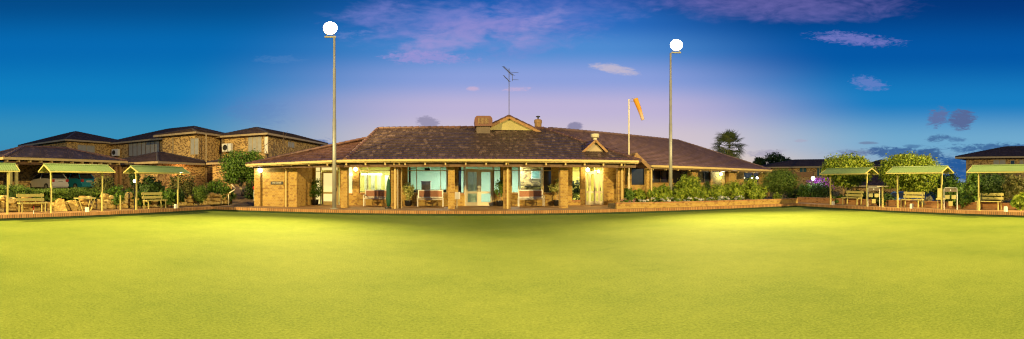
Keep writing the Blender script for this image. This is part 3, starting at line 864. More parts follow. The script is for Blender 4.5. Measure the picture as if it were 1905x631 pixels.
for a, b2 in ((1214, 1244), (1252, 1285), (1300, 1322), (1384, 1420)):
    x0, x1 = ws(a), ws(b2)
    fr = MB().box(x0, x1, tw + .05, tw + .1, wz0, wz0 + .06).box(x0, x1, tw + .05, tw + .1, wz - .27, wz - .21)
    k = 2
    for i in range(k + 1):
        xx = x0 + (x1 - x0) * i / k; fr.box(xx - .025, xx + .025, tw + .052, tw + .098, wz0 + .06, wz - .27)
    wo_ = fr.build('wing_window', M['brownwood'], wing)
    MB().box(x0, x1, tw + .12, tw + .13, wz0, wz - .21).build('pane', M['dglass'], wo_)
# light green patch of wall is a lit flyscreen; small white gate
q = MB()
x0, x1 = WF.S(1403, 1.0), WF.S(1419, 1.0)
for i in range(9):
    xx = x0 + (x1 - x0) * i / 8; q.box(xx - .02, xx + .02, 1.0, 1.03, G + .1, 1.55)
q.box(x0, x1, .97, .999, 1.45, 1.52).box(x0, x1, .97, .999, G + .2, G + .27)
gt = q.build('white_gate', M['white']); gt.location = (Aw.x, Aw.y, 0); gt.rotation_euler = (0, 0, angw)
tag(gt, 'white picket gate between the last pillars of the right wing', 'gate')

# ------------------------------------------------------------------ things on and against the clubhouse
def sroot(name, x, t, z, rz=0):
    q = CF.w(x, t); return empty(name, (q.x, q.y, z), PHI + rz)
# sign
sg = sroot('wall_sign', S(515, .10), .10, Z(340.5, S(515, .1), .1))
hw = (S(527, .10) - S(504, .10)) / 2
MB().box(-hw, hw, 0, .04, -.085, .085).build('board', M['dark'], sg)
tcu = bpy.data.curves.new('lettering', 'FONT'); tcu.body = 'HYDE STEWART'; tcu.size = .15; tcu.align_x = 'CENTER'; tcu.align_y = 'CENTER'; tcu.extrude = .002
tcu.space_character = 1.0
tcu.materials.append(M['creamw'])
tmp_ = bpy.data.objects.new('tmp', tcu); col.objects.link(tmp_)
bpy.context.view_layer.update()
tme = bpy.data.meshes.new_from_object(tmp_); bpy.data.objects.remove(tmp_)
to = bpy.data.objects.new('lettering', tme); col.objects.link(to); to.parent = sg; to.location = (0, -.006, 0); to.rotation_euler = (R(90), 0, 0); to.scale = (.82 * hw / .6, 1, 1)
tag(sg, 'small black sign with pale lettering on the left brick block', 'sign')
# wall lamps
def wall_lamp(root, px, py, t, mat, label, power, lc, r=.09, fr=None):
    fr = fr or CF
    x = fr.S(px, t); z = fr.Z(py, x, t); q = fr.w(x, t)
    e = empty('wall_lamp', (q.x, q.y, z), fr.a)
    MB().box(-.05, .05, .1, .13, -.12, .04).bar((0, .1, -.08), (0, 0, -.1), .03, .03).build('bracket', M['dark'], e)
    MB().lathe([(.02, -r), (r * .8, -r * .6), (r, 0), (r * .8, r * .6), (.02, r)], (0, 0, 0), 12).build('lamp_globe', mat, e, True)
    tag(e, label, 'wall lamp', 'lit wall lamps of the clubhouse')
    l = bpy.data.lights.new('lamp_light', 'POINT'); l.energy = power; l.color = lc; l.shadow_soft_size = .1
    o = bpy.data.objects.new('lamp_light', l); col.objects.link(o); o.parent = e; o.location = (0, -.16, 0)
    return e
wall_lamp(None, 661.5, 315, TW - .16, M['bulb'], 'warm lit lamp on the narrow brick pier left of the curtained window', 45, (1, .75, .35), .12)
wall_lamp(None, 653, 325, TW + .02, M['bulb'], 'smaller dim lamp glowing at the head of the narrow window', 8, (1, .8, .45), .07)
wall_lamp(None, 1093.5, 316, TW - .16, M['bulb'], 'left lamp beside the angled entrance doors', 45, (1, .75, .3), .12)
wall_lamp(None, 1113.5, 319, TW - .16, M['bulb'], 'right lamp above the angled entrance doors', 30, (1, .75, .3), .09)
wall_lamp(None, 484, 317, .0, M['bulbw'], 'white lit lamp on the far left corner pillar of the clubhouse', 30, (.95, 1, .85), .13)
wall_lamp(None, 1341, 324, tw - .16, M['bulbw'], 'greenish white lamp lighting the wall of the right wing', 80, (.8, 1, .85), .12, WF)
wall_lamp(None, 1399, 331, tw - .3, M['bulb'], 'warm lamp near the end pillar of the right wing', 10, (1, .8, .5), .09, WF)
wall_lamp(None, 1408.5, 331, 1.2, M['bulbw'], 'cool white lamp above the white picket gate', 10, (.8, 1, 1), .1, WF)

# evaporative cooler
t = 4.2
x0, x1 = S(886.5, t), S(912, t)
ec = sroot('roof_cooler', (x0 + x1) / 2, t, Z(258, x0, t) - .1); hw = (x1 - x0) / 2
zb = Z(235, x0, t) - ec.location.z; zt = Z(216, x0, t) - ec.location.z
MB().box(-hw, hw, 0, 2 * hw * .8, -.3, zb).build('duct', M['grey'], ec)
hw2 = (S(915, t) - S(883, t)) / 2
c = MB(); k = .12
pr = [(-hw2 + .02, zb), (hw2 - .02, zb), (hw2, zb + k), (hw2 + .03, (zb + zt) / 2), (hw2, zt - k), (hw2 - k, zt), (-hw2 + k, zt), (-hw2, zt - k), (-hw2 - .03, (zb + zt) / 2), (-hw2, zb + k)]
c.extr([(a_, -.15, z_) for a_, z_ in pr], (0, 1.15, 0)).build('casing', M['pink'], ec)
c = MB()
for i in range(8):
    xx = -hw2 * .62 + i * hw2 * 1.24 / 8; c.box(xx, xx + hw2 * .09, -.17, -.151, zb + .14, zt - .12)
c.build('louvre', plain('tan_louvre', (.26, .17, .07), .6), ec)
tag(ec, 'pinkish brown evaporative cooler on a grey duct on the clubhouse roof', 'roof cooler')
# antenna
t = RT - .6
x = S(947, t); zb = 5.6; zt = Z(125, x, t)
an = sroot('tv_antenna', x, t, zb)
hm = zt - zb
a = MB().tube([(0, 0, -.2), (0, 0, hm - .1)], .025, 6); a.build('mast', M['steel'] if False else plain('grey_mast', (.06, .06, .07), .5), an)
GM = bpy.data.materials['grey_mast']
def yagi(p0, p1, els, L):
    q = MB().bar(p0, p1, .03, .03)
    for i in range(els):
        c = Vector(p0).lerp(Vector(p1), i / (els - 1)); s_ = L * (.6 + .4 * i / (els - 1))
        q.tube([c + Vector((-s_ * .8, -s_ * .3, 0)), c + Vector((s_ * .8, s_ * .3, 0))], .010, 4)
    return q
px_m = 30 / FPX
yagi((-.38, -.2, hm - .02), (.25, .2, hm - .46), 9, .22).build('upper_array', GM, an)
yagi((-.36, -.2, hm - .60), (.04, .05, hm - .92), 5, .12).build('lower_array', GM, an)
q = MB().tube([(.25, .2, hm - .42), (.25, .2, hm - .85)], .015, 5).tube([(-.1, 0, hm - .30), (.62, .1, hm - .32)], .012, 4).tube([(.2, 0, hm - .8), (.62, .1, hm - .78)], .012, 4)
q.build('reflector', GM, an)
tag(an, 'tall thin television antenna above the cream gablet of the clubhouse', 'antenna')

# verandah benches
def vbench():
    e = empty('verandah_bench')
    w_ = .74
    MB().box(-w_, w_, -.22, .16, .42, .46).build('seat', M['white'], e)
    q = MB().box(-w_, w_, .19, .23, .50, .56).box(-w_, w_, .19, .23, .90, .97).box(-w_, -w_ + .07, .19, .23, .56, .90).box(w_ - .07, w_, .19, .23, .56, .90)
    bk = q.build('backrest', M['white'], e)
    MB().box(-w_ + .07, w_ - .07, .2, .22, .56, .90).build('back_panel', M['redpanel'], bk)
    for sx2 in (-1, 1):
        q = MB().tube([(sx2 * w_, -.22, 0), (sx2 * w_, -.2, .40), (sx2 * w_, -.26, .62), (sx2 * w_, .2, .66)], .025, 6).tube([(sx2 * w_, .22, 0), (sx2 * w_, .2, .5)], .025, 6)
        q.bar((sx2 * w_, -.2, .12), (sx2 * w_, .2, .12), .03, .03)
        q.build('leg', M['white'], e)
    return e
vb = vbench()
VBL = [(700.5, 380.5, 'white framed bench with red brown back below the curtained yellow window'),
       (800.5, 381, 'white framed bench with red brown back below the wide teal window left of the entrance'),
       (988, 381, 'white framed bench with red brown back below the window right of the entrance')]
for i, (px, py, lb) in enumerate(VBL):
    e = vb if i == 0 else copy_tree(vb)
    t = TW - .75; q = CF.w(S(px, t), t); e.location = (q.x, q.y, G); e.rotation_euler = (0, 0, PHI)
    tag(e, lb, 'bench', 'benches under the clubhouse windows')

# ------------------------------------------------------------------ foliage
def leaves(blobs, n, size, mat, name, parent, flat=.5, seed=0, hollow=.55, clump=.0, up=.4, nclump=None):
    """a volume of small leaf faces; blobs = [(cx,cy,cz,rx,ry,rz,weight)]"""
    g = np.random.default_rng(seed + 5)
    wts = np.array([b[6] if len(b) > 6 else b[3] * b[4] * b[5] for b in blobs], float); wts /= wts.sum()
    vs, base = [], 0
    P_, N_ = [], []
    for b, wt_ in zip(blobs, wts):
        m = max(3, int(n * wt_))
        kc = nclump or max(5, int(m / 22))
        dc = g.normal(size=(kc, 3)); dc /= np.linalg.norm(dc, axis=1)[:, None]
        rc = hollow + (1 - hollow) * g.random(kc) ** .6
        rc *= 1 + g.normal(0, .07, kc)
        cc = dc * rc[:, None]
        idx = g.integers(0, kc, m)
        p = cc[idx] + g.normal(0, clump or .16, (m, 3))
        nn = p / (np.linalg.norm(p, axis=1)[:, None] + 1e-6)
        P_.append(p * np.array(b[3:6]) + np.array(b[:3])); N_.append(nn)
    P_ = np.concatenate(P_); N_ = np.concatenate(N_); m = len(P_)
    nr = N_ + g.normal(0, .55, (m, 3)); nr[:, 2] += up; nr /= np.linalg.norm(nr, axis=1)[:, None]
    t = np.cross(nr, g.normal(size=(m, 3))); t /= np.linalg.norm(t, axis=1)[:, None]
    b2 = np.cross(nr, t)
    sz = size * (.6 + .8 * g.random(m))[:, None]
    v0 = P_ - t * sz; v1 = P_ + b2 * sz * flat; v2 = P_ + t * sz; v3 = P_ - b2 * sz * flat
    V = np.stack([v0, v1, v2, v3], 1).reshape(-1, 3)
    me = bpy.data.meshes.new(name)
    me.vertices.add(4 * m); me.vertices.foreach_set('co', V.ravel())
    me.loops.add(4 * m); me.loops.foreach_set('vertex_index', np.arange(4 * m, dtype=np.int32))
    me.polygons.add(m); me.polygons.foreach_set('loop_start', np.arange(0, 4 * m, 4, dtype=np.int32))
    me.polygons.foreach_set('loop_total', np.full(m, 4, dtype=np.int32))
    me.update(calc_edges=True)
    me.materials.append(mat)
    o = bpy.data.objects.new(name, me); col.objects.link(o)
    if parent: o.parent = parent
    return o
LF = {}
LF['mid'] = leaf('mid_green_leaves', [(.035, .08, .012), (.08, .16, .02), (.16, .25, .03), (.06, .12, .015)])
LF['lime'] = leaf('lime_leaves', [(.10, .17, .015), (.24, .32, .025), (.40, .44, .05), (.15, .22, .02)])
LF['dark'] = leaf('dark_green_leaves', [(.02, .045, .01), (.045, .085, .015), (.08, .13, .025)])
LF['olive'] = leaf('olive_leaves', [(.06, .075, .015), (.13, .13, .03), (.20, .17, .06), (.07, .10, .02)])
LF['hedge'] = leaf('hedge_leaves', [(.05, .10, .012), (.10, .16, .02), (.15, .20, .03)])
LF['var'] = leaf('variegated_leaves', [(.12, .18, .03), (.4, .38, .10), (.55, .5, .2), (.2, .26, .05)])
LF['white'] = leaf('white_petals', [(.6, .6, .5), (.75, .75, .65), (.7, .68, .5)])
LF['pink'] = leaf('pink_petals', [(.55, .22, .25), (.7, .35, .35), (.4, .12, .15)])
LF['purple'] = leaf('purple_petals', [(.28, .06, .42), (.42, .12, .60), (.2, .04, .3)])
LF['grey'] = leaf('silver_leaves', [(.16, .16, .10), (.28, .27, .18), (.22, .22, .14)])

def shrub(px, pyt, pyb, hwpx, d, kind='mid', label='', cat='shrub', group=None, n=1100, z0=None, size=.07, dep=None, name='shrub', stem=True, lobes=3, hollow=.5, bl=None, seed=None):
    """rounded shrub seen at bearing px, between rows pyt and pyb, half width hwpx, at distance d"""
    seed = seed if seed is not None else int(px * 7 + pyt)
    zt = zat(pyt, d); zb = zat(pyb, d) if z0 is None else z0
    q = pol(px, d); e = empty(name, (q.x, q.y, zb), -az(px))
    rx = hwpx * d / FPX; rz = (zt - zb) / 2; ry = dep or rx * .9
    rr = random.Random(seed)
    if bl is None:
        bl = [(0, 0, rz, rx * .85, ry * .85, rz * .92)]
        for i in range(lobes):
            a_ = rr.uniform(0, 2 * PI); bl.append((math.cos(a_) * rx * .5, math.sin(a_) * ry * .5, rz * rr.uniform(.7, 1.35), rx * .5, ry * .5, rz * .55))
    leaves(bl, n, size, LF[kind], 'foliage', e, seed=seed, hollow=hollow)
    if stem:
        q = MB()
        for i in range(4):
            a_ = rr.uniform(0, 2 * PI); q.tube([(0, 0, -.05), (math.cos(a_) * rx * .2, math.sin(a_) * ry * .2, rz * .7), (math.cos(a_) * rx * .5, math.sin(a_) * ry * .5, rz * 1.3)], [.025, .018, .006], 5)
        q.build('stem', M['dtrunk'], e)
    tag(e, label, cat, group)
    return e

# potted plants
def pot(px, py, zz, label, kind, top, rad, ball=True):
    d = (EYE - G) * FPX / (py - HOR); q = pol(px, d)
    e = empty('potted_plant', (q.x, q.y, G))
    MB().lathe([(.14, 0), (.20, .06), (.23, .28), (.25, .34), (.22, .34), (.20, .28)], (0, 0, 0), 14).build('pot', M['black'], e, True)
    MB().tube([(0, 0, .28), (.02, 0, .6), (0, 0, top - rad)], [.025, .02, .012], 6).build('stem', M['trunk'], e)
    if ball: bl = [(0, 0, top - rad, rad, rad, rad * 1.05)]
    else: bl = [(0, 0, (top + .45) / 2, rad, rad, (top - .45) / 2)]
    leaves(bl, 900 if rad > .3 else 600, .06, LF[kind], 'foliage', e, seed=int(px), hollow=.45)
    tag(e, label, 'potted plant', 'plants in black pots along the verandah'); return e
pot(586, 381.5, 0, 'round topiary ball in a black pot left of the glazed side door', 'mid', 1.55, .52)
pot(759.5, 383.5, 0, 'yellow variegated bushy plant in a black pot left of the wide teal window', 'var', 1.42, .32, False)
pot(930, 384, 0, 'slim green standard tree in a black pot right of the entrance doors', 'mid', 1.55, .27, False)
pot(1036, 383, 0, 'yellowish potted plant half hidden behind the square pillar', 'var', 1.6, .42)
# indoor plants seen in the lobby window
e = sroot('indoor_plant', S(1072, TW + .6), TW + .6, G)
MB().lathe([(.12, 0), (.18, .3), (.16, .3)], (0, 0, 0), 10).build('pot', M['black'], e)
leaves([(0, 0, .9, .3, .25, .75)], 350, .13, LF['dark'], 'foliage', e, flat=.25, seed=3)
tag(e, 'dark leafy plant standing inside the lobby window', 'plant')
# folded umbrella
e = sroot('folded_umbrella', S(723, .1), .1, G)
MB().lathe([(.02, 0), (.02, .1), (.1, .12), (.14, .5), (.12, 1.2), (.06, 1.55), (.015, 1.62), (.015, 1.7)], (0, 0, 0), 10).build('canopy', M['umbrella'], e, True)
MB().lathe([(.2, 0), (.2, .06), (.05, .08)], (0, 0, 0), 12).build('base', M['dark'], e)
tag(e, 'folded dark green umbrella standing against the brick pillar', 'umbrella')
# white box on a post beside pillar
e = sroot('white_box', S(850, .35), .35, G)
MB().tube([(0, .05, 0), (0, .05, .55)], .03, 6).build('post', M['creamw'], e)
MB().box(-.17, .17, -.07, .13, .5, .86).box(-.18, .18, -.08, .14, .86, .89).build('box', M['white'], e)
tag(e, 'small white box on a post right of the pillar by the entrance', 'box')

# ------------------------------------------------------------------ floodlight masts
def mast(px, pbase, d, zg, py_lamp, hx, label):
    q = pol(px, d); e = empty('floodlight_mast', (q.x, q.y, zg))
    h = zat(py_lamp, d) - zg
    MB().lathe([(.22, 0), (.22, .03), (.12, .03)], (0, 0, 0), 12).build('base_plate', M['steel'], e)
    MB().tube([(0, 0, .02), (0, 0, h * .5), (0, 0, h * .5 + .01), (0, 0, h * .78), (0, 0, h * .78 + .01), (0, 0, h - .45)], [.115, .10, .085, .08, .065, .06], 12).build('pole', M['steel'], e, True)
    MB().bar((-.30 + hx, 0, h - .42), (.30 + hx, 0, h - .42), .08, .08).build('crossarm', M['steel'], e)
    Mx = Matrix.Translation((hx, -.1, h)) @ Matrix.Rotation(R(76), 4, 'X')
    def turned(b_):
        b_.v = [tuple(Mx @ Vector(v_)) for v_ in b_.v]; return b_
    hd = turned(MB().lathe([(.12, -.42), (.20, -.34), (.34, -.08), (.37, 0), (.39, .0), (.39, .03), (.37, .03)], (0, 0, 0), 28)).build('floodlight_head', M['steel'], e)
    turned(MB().lathe([(.36, .034), (.34, .05), (.22, .08), (.02, .09)], (0, 0, 0), 28)).build('lamp_glass', M['lamp'], hd)
    for s_ in (-.2, .2): MB().bar((s_ + hx, .12, h - .42), (s_ + hx, .16, h - .05), .04, .04).build('lamp_bracket', M['steel'], e)
    e.rotation_euler = (0, 0, -az(px))
    tag(e, label, 'floodlight mast', 'floodlight masts by the green')
    return e
mast(622, 388, 24.3, G, 54, -.22, 'tall steel floodlight mast on the paving before the glazed side door')
mast(1247.5, 372, 27.8, .4, 85, .35, 'tall steel floodlight mast rising from the flower bed by the right wing')

# windsock
d = 26.2; q = pol(1170, d)
e = empty('windsock', (q.x, q.y, .45), -az(1170)); h = zat(185, d) - .45
MB().tube([(0, 0, 0), (0, 0, h)], [.045, .035], 8).build('pole', M['creamw'], e)
MB().tube([(0, 0, h - .02), (.34, 0, h + .10)], .012, 5).tube([(0, 0, h - .08), (.33, 0, h - .13)], .012, 5).build('arm', M['steel'], e)
sk = MB()
pts = [(.37, 0, h + .04), (.47, 0, h - .22), (.58, 0, h - .5), (.70, 0, h - .85), (.80, 0, h - 1.18)]
sk.tube(pts, [.15, .14, .125, .105, .095], 12, cap=False)
m, p = newmat('orange_to_pale_windsock')
s_ = nd('ShaderNodeSeparateXYZ'); lk(nd('ShaderNodeTexCoord').outputs['Generated'], s_.inputs[0])
setc(p, ramp(s_.outputs[2], [(0, (.55, .40, .34)), (.25, (.60, .38, .22)), (.5, (.62, .25, .02)), (1, (.66, .29, .015))])); p.inputs['Roughness'].default_value = .8
sk.build('sock', m, e, True)
tag(e, 'orange windsock drooping from a thin cream pole above the planter', 'windsock')

# ------------------------------------------------------------------ shelters
def corr(name, c):
    m, p = newmat(name); t_ = nd('ShaderNodeTexCoord').outputs['Object']; s_ = nd('ShaderNodeSeparateXYZ'); lk(t_, s_.inputs[0])
    wv = mth('SINE', mth('MULTIPLY', s_.outputs[0], 2 * PI / .11))
    setc(p, mix(.3, (*c, 1), ramp(noise(1.5, 3), [(.3, (.6, .6, .5)), (.7, (1, 1, 1))]), 'MULTIPLY'))
    p.inputs['Roughness'].default_value = .5; return m
M['corr'] = corr('pale_green_corrugated_sheet', (.18, .27, .085))
def shelter(a, b, label, ridge=2.24, eave=1.93, hw=.60, over=.38):
    """a, b: feet of the two posts"""
    a = Vector(a); b = Vector(b); c = (a + b) / 2; dv = b - a; L = dv.length / 2
    e = empty('bench_shelter', (c.x, c.y, G), math.atan2(dv.y, dv.x))
    for s_ in (-1, 1):
        MB().box(s_ * L - .035, s_ * L + .035, -.035, .035, .012, ridge - .05).box(s_ * L - .09, s_ * L + .09, -.09, .09, 0, .01).build('post', M['yellow'], e)
    X = L + over
    # corrugated sheets: real waves
    g_ = MB(); n_ = int(2 * X / .055)
    for sd in (-1, 1):
        for i in range(n_):
            x0, x1 = -X + 2 * X * i / n_, -X + 2 * X * (i + 1) / n_
            z0 = .007 * math.cos(i * PI); z1 = .007 * math.cos((i + 1) * PI)
            g_.face([(x0, 0, ridge + z0), (x1, 0, ridge + z1), (x1, sd * hw, eave + z1), (x0, sd * hw, eave + z0)])
    rf_ = g_.build('roof', M['corr'], e)
    MB().tube([(-X, 0, ridge + .01), (X, 0, ridge + .01)], .035, 8).build('ridge_cap', M['corr'], rf_)
    for s_ in (-1, 1):
        q = MB(); x = s_ * (X - .02)
        xp = s_ * L
        q.bar((xp, -hw + .03, eave - .03), (xp, hw - .03, eave - .03), .05, .05)
        for sd in (-1, 1): q.bar((x, sd * hw, eave - .02), (x, 0, ridge - .03), .03, .06)
        q.bar((xp, -hw + .05, eave), (xp, 0, ridge - .05), .04, .04).bar((xp, hw - .05, eave), (xp, 0, ridge - .05), .04, .04)
        q.build('end_frame', M['yellow'], e)
    q = MB()
    for sd in (-1, 1): q.bar((-X, sd * (hw - .02), eave - .035), (X, sd * (hw - .02), eave - .035), .03, .05)
    q.build('edge_beam', M['yellow'], e)
    tag(e, label, 'shelter', 'bench shelters round the green')
    return e
OFF = .82
shelter(onL(-105, OFF + .1), onL(14, OFF + .1), 'pale green roofed shelter left of the carport shelter, only its right end showing')
shelter(onL(95, OFF - .05), onL(190, OFF + .1), 'pale green roofed shelter in front of the carport')
shelter(onL(253.5, OFF), onL(331, OFF + .2), 'pale green roofed shelter nearest the left corner of the green')
shelter(onR(1545, OFF + .1), onR(1613, OFF + .1), 'pale green roofed shelter nearest the right corner of the green')
shelter(onR(1670, OFF + .1), onR(1752, OFF), 'pale green roofed shelter in front of the large round tree and blue car')
shelter(onR(1821, OFF + .1), onR(1960, OFF), 'pale green roofed shelter below the far right flats, one post showing')

# garden benches
def gbench():
    e = empty('garden_bench')
    w_ = .70
    MB().box(-w_, w_, -.24, -.06, .42, .46).box(-w_, w_, -.03, .16, .42, .46).build('seat', M['yellow'], e)
    MB().box(-w_, w_, .20, .235, .52, .66, Matrix.Rotation(0, 4, 'X')).box(-w_, w_, .23, .265, .72, .86).build('backrest', M['yellow'], e)
    for s_ in (-1, 1):
        x = s_ * (w_ - .12)
        q = MB().bar((x, -.22, 0), (x, -.2, .42), .05, .05).bar((x, .2, 0), (x, .18, .45), .05, .05).bar((x, .18, .45), (x, .285, .88), .04, .04).bar((x, -.22, .39), (x, .2, .39), .04, .05)
        q.build('leg', M['yellow'], e)
    return e
gbn = gbench()
BL = [('L', 60, 1.75, 'yellow slatted bench before the mossy hedge, furthest left'), ('L', 288, 1.5, 'yellow slatted bench against the rock wall nearest the left corner'),
      ('R', 1585, 1.75, 'yellow slatted bench under the shelter nearest the right corner'), ('R', 1696, 1.75, 'yellow slatted bench in front of the blue car'),
      ('R', 1840.5, 1.75, 'yellow slatted bench under the shelter furthest right')]
for i, (sd, px, off, lb) in enumerate(BL):
    e = gbn if i == 0 else copy_tree(gbn)
    q = onL(px, off) if sd == 'L' else onR(px, off)
    dv = LD if sd == 'L' else RD
    n_ = outL(1) if sd == 'L' else outR(1)
    ang = math.atan2(n_.y, n_.x) - PI / 2
    e.location = (q.x, q.y, G); e.rotation_euler = (0, 0, ang)
    tag(e, lb, 'bench', 'yellow garden benches round the green')
# small table on the left
q = onL(158, 1.75)
e = empty('folding_table', (q.x, q.y, G), math.atan2(outL(1).y, outL(1).x) - PI / 2)
MB().box(-.5, .5, -.25, .25, .60, .65).build('tabletop', M['yellow'], e)
for s_ in (-1, 1):
    for yy in (-.2, .2): MB().bar((s_ * .45, yy, .60), (s_ * .22, yy, 0), .045, .03).build('leg', M['yellow'], e)
tag(e, 'small yellow table with splayed legs between two left shelters', 'table')
# marker stubs
def stub(sd, px, off, h, mat, lb, w_=.07):
    q = onL(px, off) if sd == 'L' else onR(px, off)
    e = MB().box(-w_, w_, -w_, w_, 0, h).box(-w_ * .8, w_ * .8, -w_ * .8, w_ * .8, h, h + .02).build('marker_post', mat)
    e.location = (q.x, q.y, G + .013)
    tag(e, lb, 'marker', 'white marker posts along the kerb')
stub('L', 162, .68, .2, M['white'], 'white marker block on the kerb beside the small yellow table')
stub('L', 327, .65, .2, M['white'], 'white marker block beside the post nearest the left corner')
stub('R', 1550, .62, .2, M['white'], 'white marker block by the shelter nearest the right corner')
stub('R', 1696, .6, .24, M['white'], 'white marker block before the bench with the blue car behind')
stub('R', 1871, .6, .24, M['white'], 'white marker block at the far right of the kerb')
q = onL(62.5, .62)
e = empty('marker_peg', (q.x, q.y, G + .013))
MB().tube([(0, 0, 0), (0, 0, .16)], .02, 6).build('foot', M['white'], e); MB().tube([(0, 0, .161), (0, 0, .34)], .022, 6).build('tip', M['red'], e)
tag(e, 'thin red and white peg in front of the far left bench', 'peg')
q = onL(224, 1.3)
e = MB().box(-.025, .025, -.025, .025, 0, .72).box(-.035, .035, -.035, .035, .72, .74).build('bollard', M['yellow']); e.location = (q.x, q.y, G); tag(e, 'slim yellow bollard between the two left shelters', 'bollard')
# scoreboards
def board():
    e = empty('scoreboard')
    f_ = MB().tube([(-.34, 0, 0), (-.34, 0, 1.08), (-.30, 0, 1.13), (.30, 0, 1.13), (.34, 0, 1.08), (.34, 0, 0)], .02, 8)
    f_.build('frame', M['white'], e)
    tb = MB().box(-.32, .32, -.015, .015, .92, 1.10).build('title_panel', plain('brown_grey_panel', (.2, .15, .10), .6), e)
    MB().box(-.03, .03, -.02, -.0155, .97, 1.05).build('emblem', M['white'], tb)
    for x in (-.17, .17): MB().box(x - .12, x + .12, -.012, .012, .55, .76).build('score_plate', M['yellow'], e)
    MB().box(-.11, .11, -.012, .012, .20, .44).build('end_plate', M['yellow'], e)
    q_ = MB().tube([(-.32, 0, .66), (.32, 0, .66)], .01, 5); q_.build('rail', M['dark'], e)
    return e
sb = board()
for i, (px, off, lb) in enumerate(((1625.5, .95, 'white framed scoreboard with yellow plates right of the corner shelter'), (1768.5, .95, 'white framed scoreboard with yellow plates between the two right shelters'))):
    e = sb if i == 0 else copy_tree(sb)
    q = onR(px, off); e.location = (q.x, q.y, G); e.rotation_euler = (0, 0, -az(px) - .15)
    tag(e, lb, 'scoreboard', 'bowls scoreboards on the right bank')
q = onR(1642, .85)
e = empty('post_table', (q.x, q.y, G))
MB().box(-.035, .035, -.035, .035, 0, 1.12).box(-.1, .1, -.1, .1, .0, .01).build('post', M['yellow'], e)
MB().box(-.28, .28, -.18, .18, 1.16, 1.20).box(-.05, .05, -.05, .05, 1.121, 1.16).build('tray', M['creamw'], e)
tag(e, 'yellow post with a small pale tray on top beside the scoreboard', 'post')
q = onR(1749, 1.2)
e = empty('ball_rack', (q.x, q.y, G), -az(1749))
MB().tube([(-.12, 0, 0), (-.12, 0, 1.1)], .02, 6).tube([(.12, 0, 0), (.12, 0, 1.1)], .02, 6).build('frame', M['yellow'], e)
MB().box(-.14, .14, -.02, .02, .6, 1.1).build('plate', M['yellow'], e)
MB().box(-.22, .28, -.16, .1, .50, .58).build('tray', M['yellow'], e)
tag(e, 'yellow rack plate with small tray behind the shelter post', 'rack')

# ------------------------------------------------------------------ left garden: rock wall, soil, hedges
m, p = newmat('garden_soil'); setc(p, ramp(noise(4, 5), [(.3, (.06, .05, .02)), (.7, (.16, .12, .06))])); p.inputs['Roughness'].default_value = .95; bump(p, noise(18, 4), .6, .05)
M['soil'] = m
m, p = newmat('bush_rock')
g_ = nd('ShaderNodeNewGeometry')
c = ramp(g_.outputs['Random Per Island'], [(0, (.46, .29, .07)), (.4, (.68, .50, .16)), (.7, (.60, .42, .11)), (1, (.76, .60, .24))])
setc(p, mix(.8, c, ramp(noise(4, 6, None, .65), [(.35, (.35, .3, .22)), (.6, (1, 1, 1))]), 'MULTIPLY')); p.inputs['Roughness'].default_value = .9; bump(p, noise(9, 5), .8, .05)
M['rock'] = m
# soil bank
A2, B2 = ring(2.55), ring(12)
a0, a1 = LE + outL(2.55), isect(FL + outL(2.55), LD, onL(440, 0), Vector((-.4, 1)))
g = MB()
lw = [onL(px, 2.75) for px in (-180, -60, 0, 60, 120, 180, 240, 300, 350, 400, 428)]
back = [q_ + outL(11) + Vector((0, 3 * i / 10)) for i, q_ in enumerate(lw)]
for i in range(len(lw) - 1):
    z0, z1 = .62, .62
    g.face([(*lw[i], z0), (*lw[i + 1], z0), (*back[i + 1], 1.0), (*back[i], 1.0)])
    g.face([(*lw[i], -.6), (*lw[i + 1], -.6), (*lw[i + 1], z0), (*lw[i], z0)])
g.build('garden_soil', M['soil'])['kind'] = 'structure'
# driveway / flats forecourt
g = MB().prism([(-60, 5), (-22, 5), (-22, 28), (-15, 33), (-15, 60), (-60, 60)][::1], -.6, .9)
struct(g.build('driveway', plain('concrete_drive', (.16, .14, .10), .9, .2, 2)))
# gravel slope beside the clubhouse
g = MB()
s0, s1, s2, s3 = gp(432, 383), gp(486, 383), pol(484, 37, 1.25), pol(432, 37, 1.25)
g.face([s0 + Vector((0, 0, .02)), s1 + Vector((0, 0, .02)), s2, s3])
struct(g.build('gravel_slope', plain('brown_gravel', (.20, .13, .07), .95, .45, 14, bmp=.6)))
# the rock wall
rw = MB(); rr = random.Random(4)
px = -60.0
ln = [onL(q_, 2.5) for q_ in (-160, 430)]
tot = (ln[1] - ln[0]).length; dv = (ln[1] - ln[0]).normalized(); s_ = 0
k = 0
while s_ < tot:
    w_ = rr.uniform(.30, .62)
    c_ = ln[0] + dv * (s_ + w_ / 2)
    hh = .52 + .12 * math.sin(s_ * .7) + rr.uniform(-.05, .08)
    zc = G - .03
    while zc < G + hh - .05:
        h_ = rr.uniform(.18, .34)
        rw.blob((c_.x + rr.uniform(-.05, .05), c_.y + rr.uniform(-.08, .08), zc + h_ / 2), (.22 + rr.uniform(0, .08), w_ * .60, h_ * .62), 2, .5, k, .86); k += 1
        zc += h_ * .9
    s_ += w_ * .92
for i in range(24):
    p0 = ln[0] + dv * (tot * i / 24) + outL(.12); p1 = ln[0] + dv * (tot * (i + 1) / 24) + outL(.12); n_ = outL(.2)
    rw.prism([tuple(p0), tuple(p0 + n_), tuple(p1 + n_), tuple(p1)], G - .05, G + .42)
rwo = rw.build('rock_wall', M['rock'])
tag(rwo, 'low retaining wall of honey coloured rocks along the left side of the green', 'rock wall')
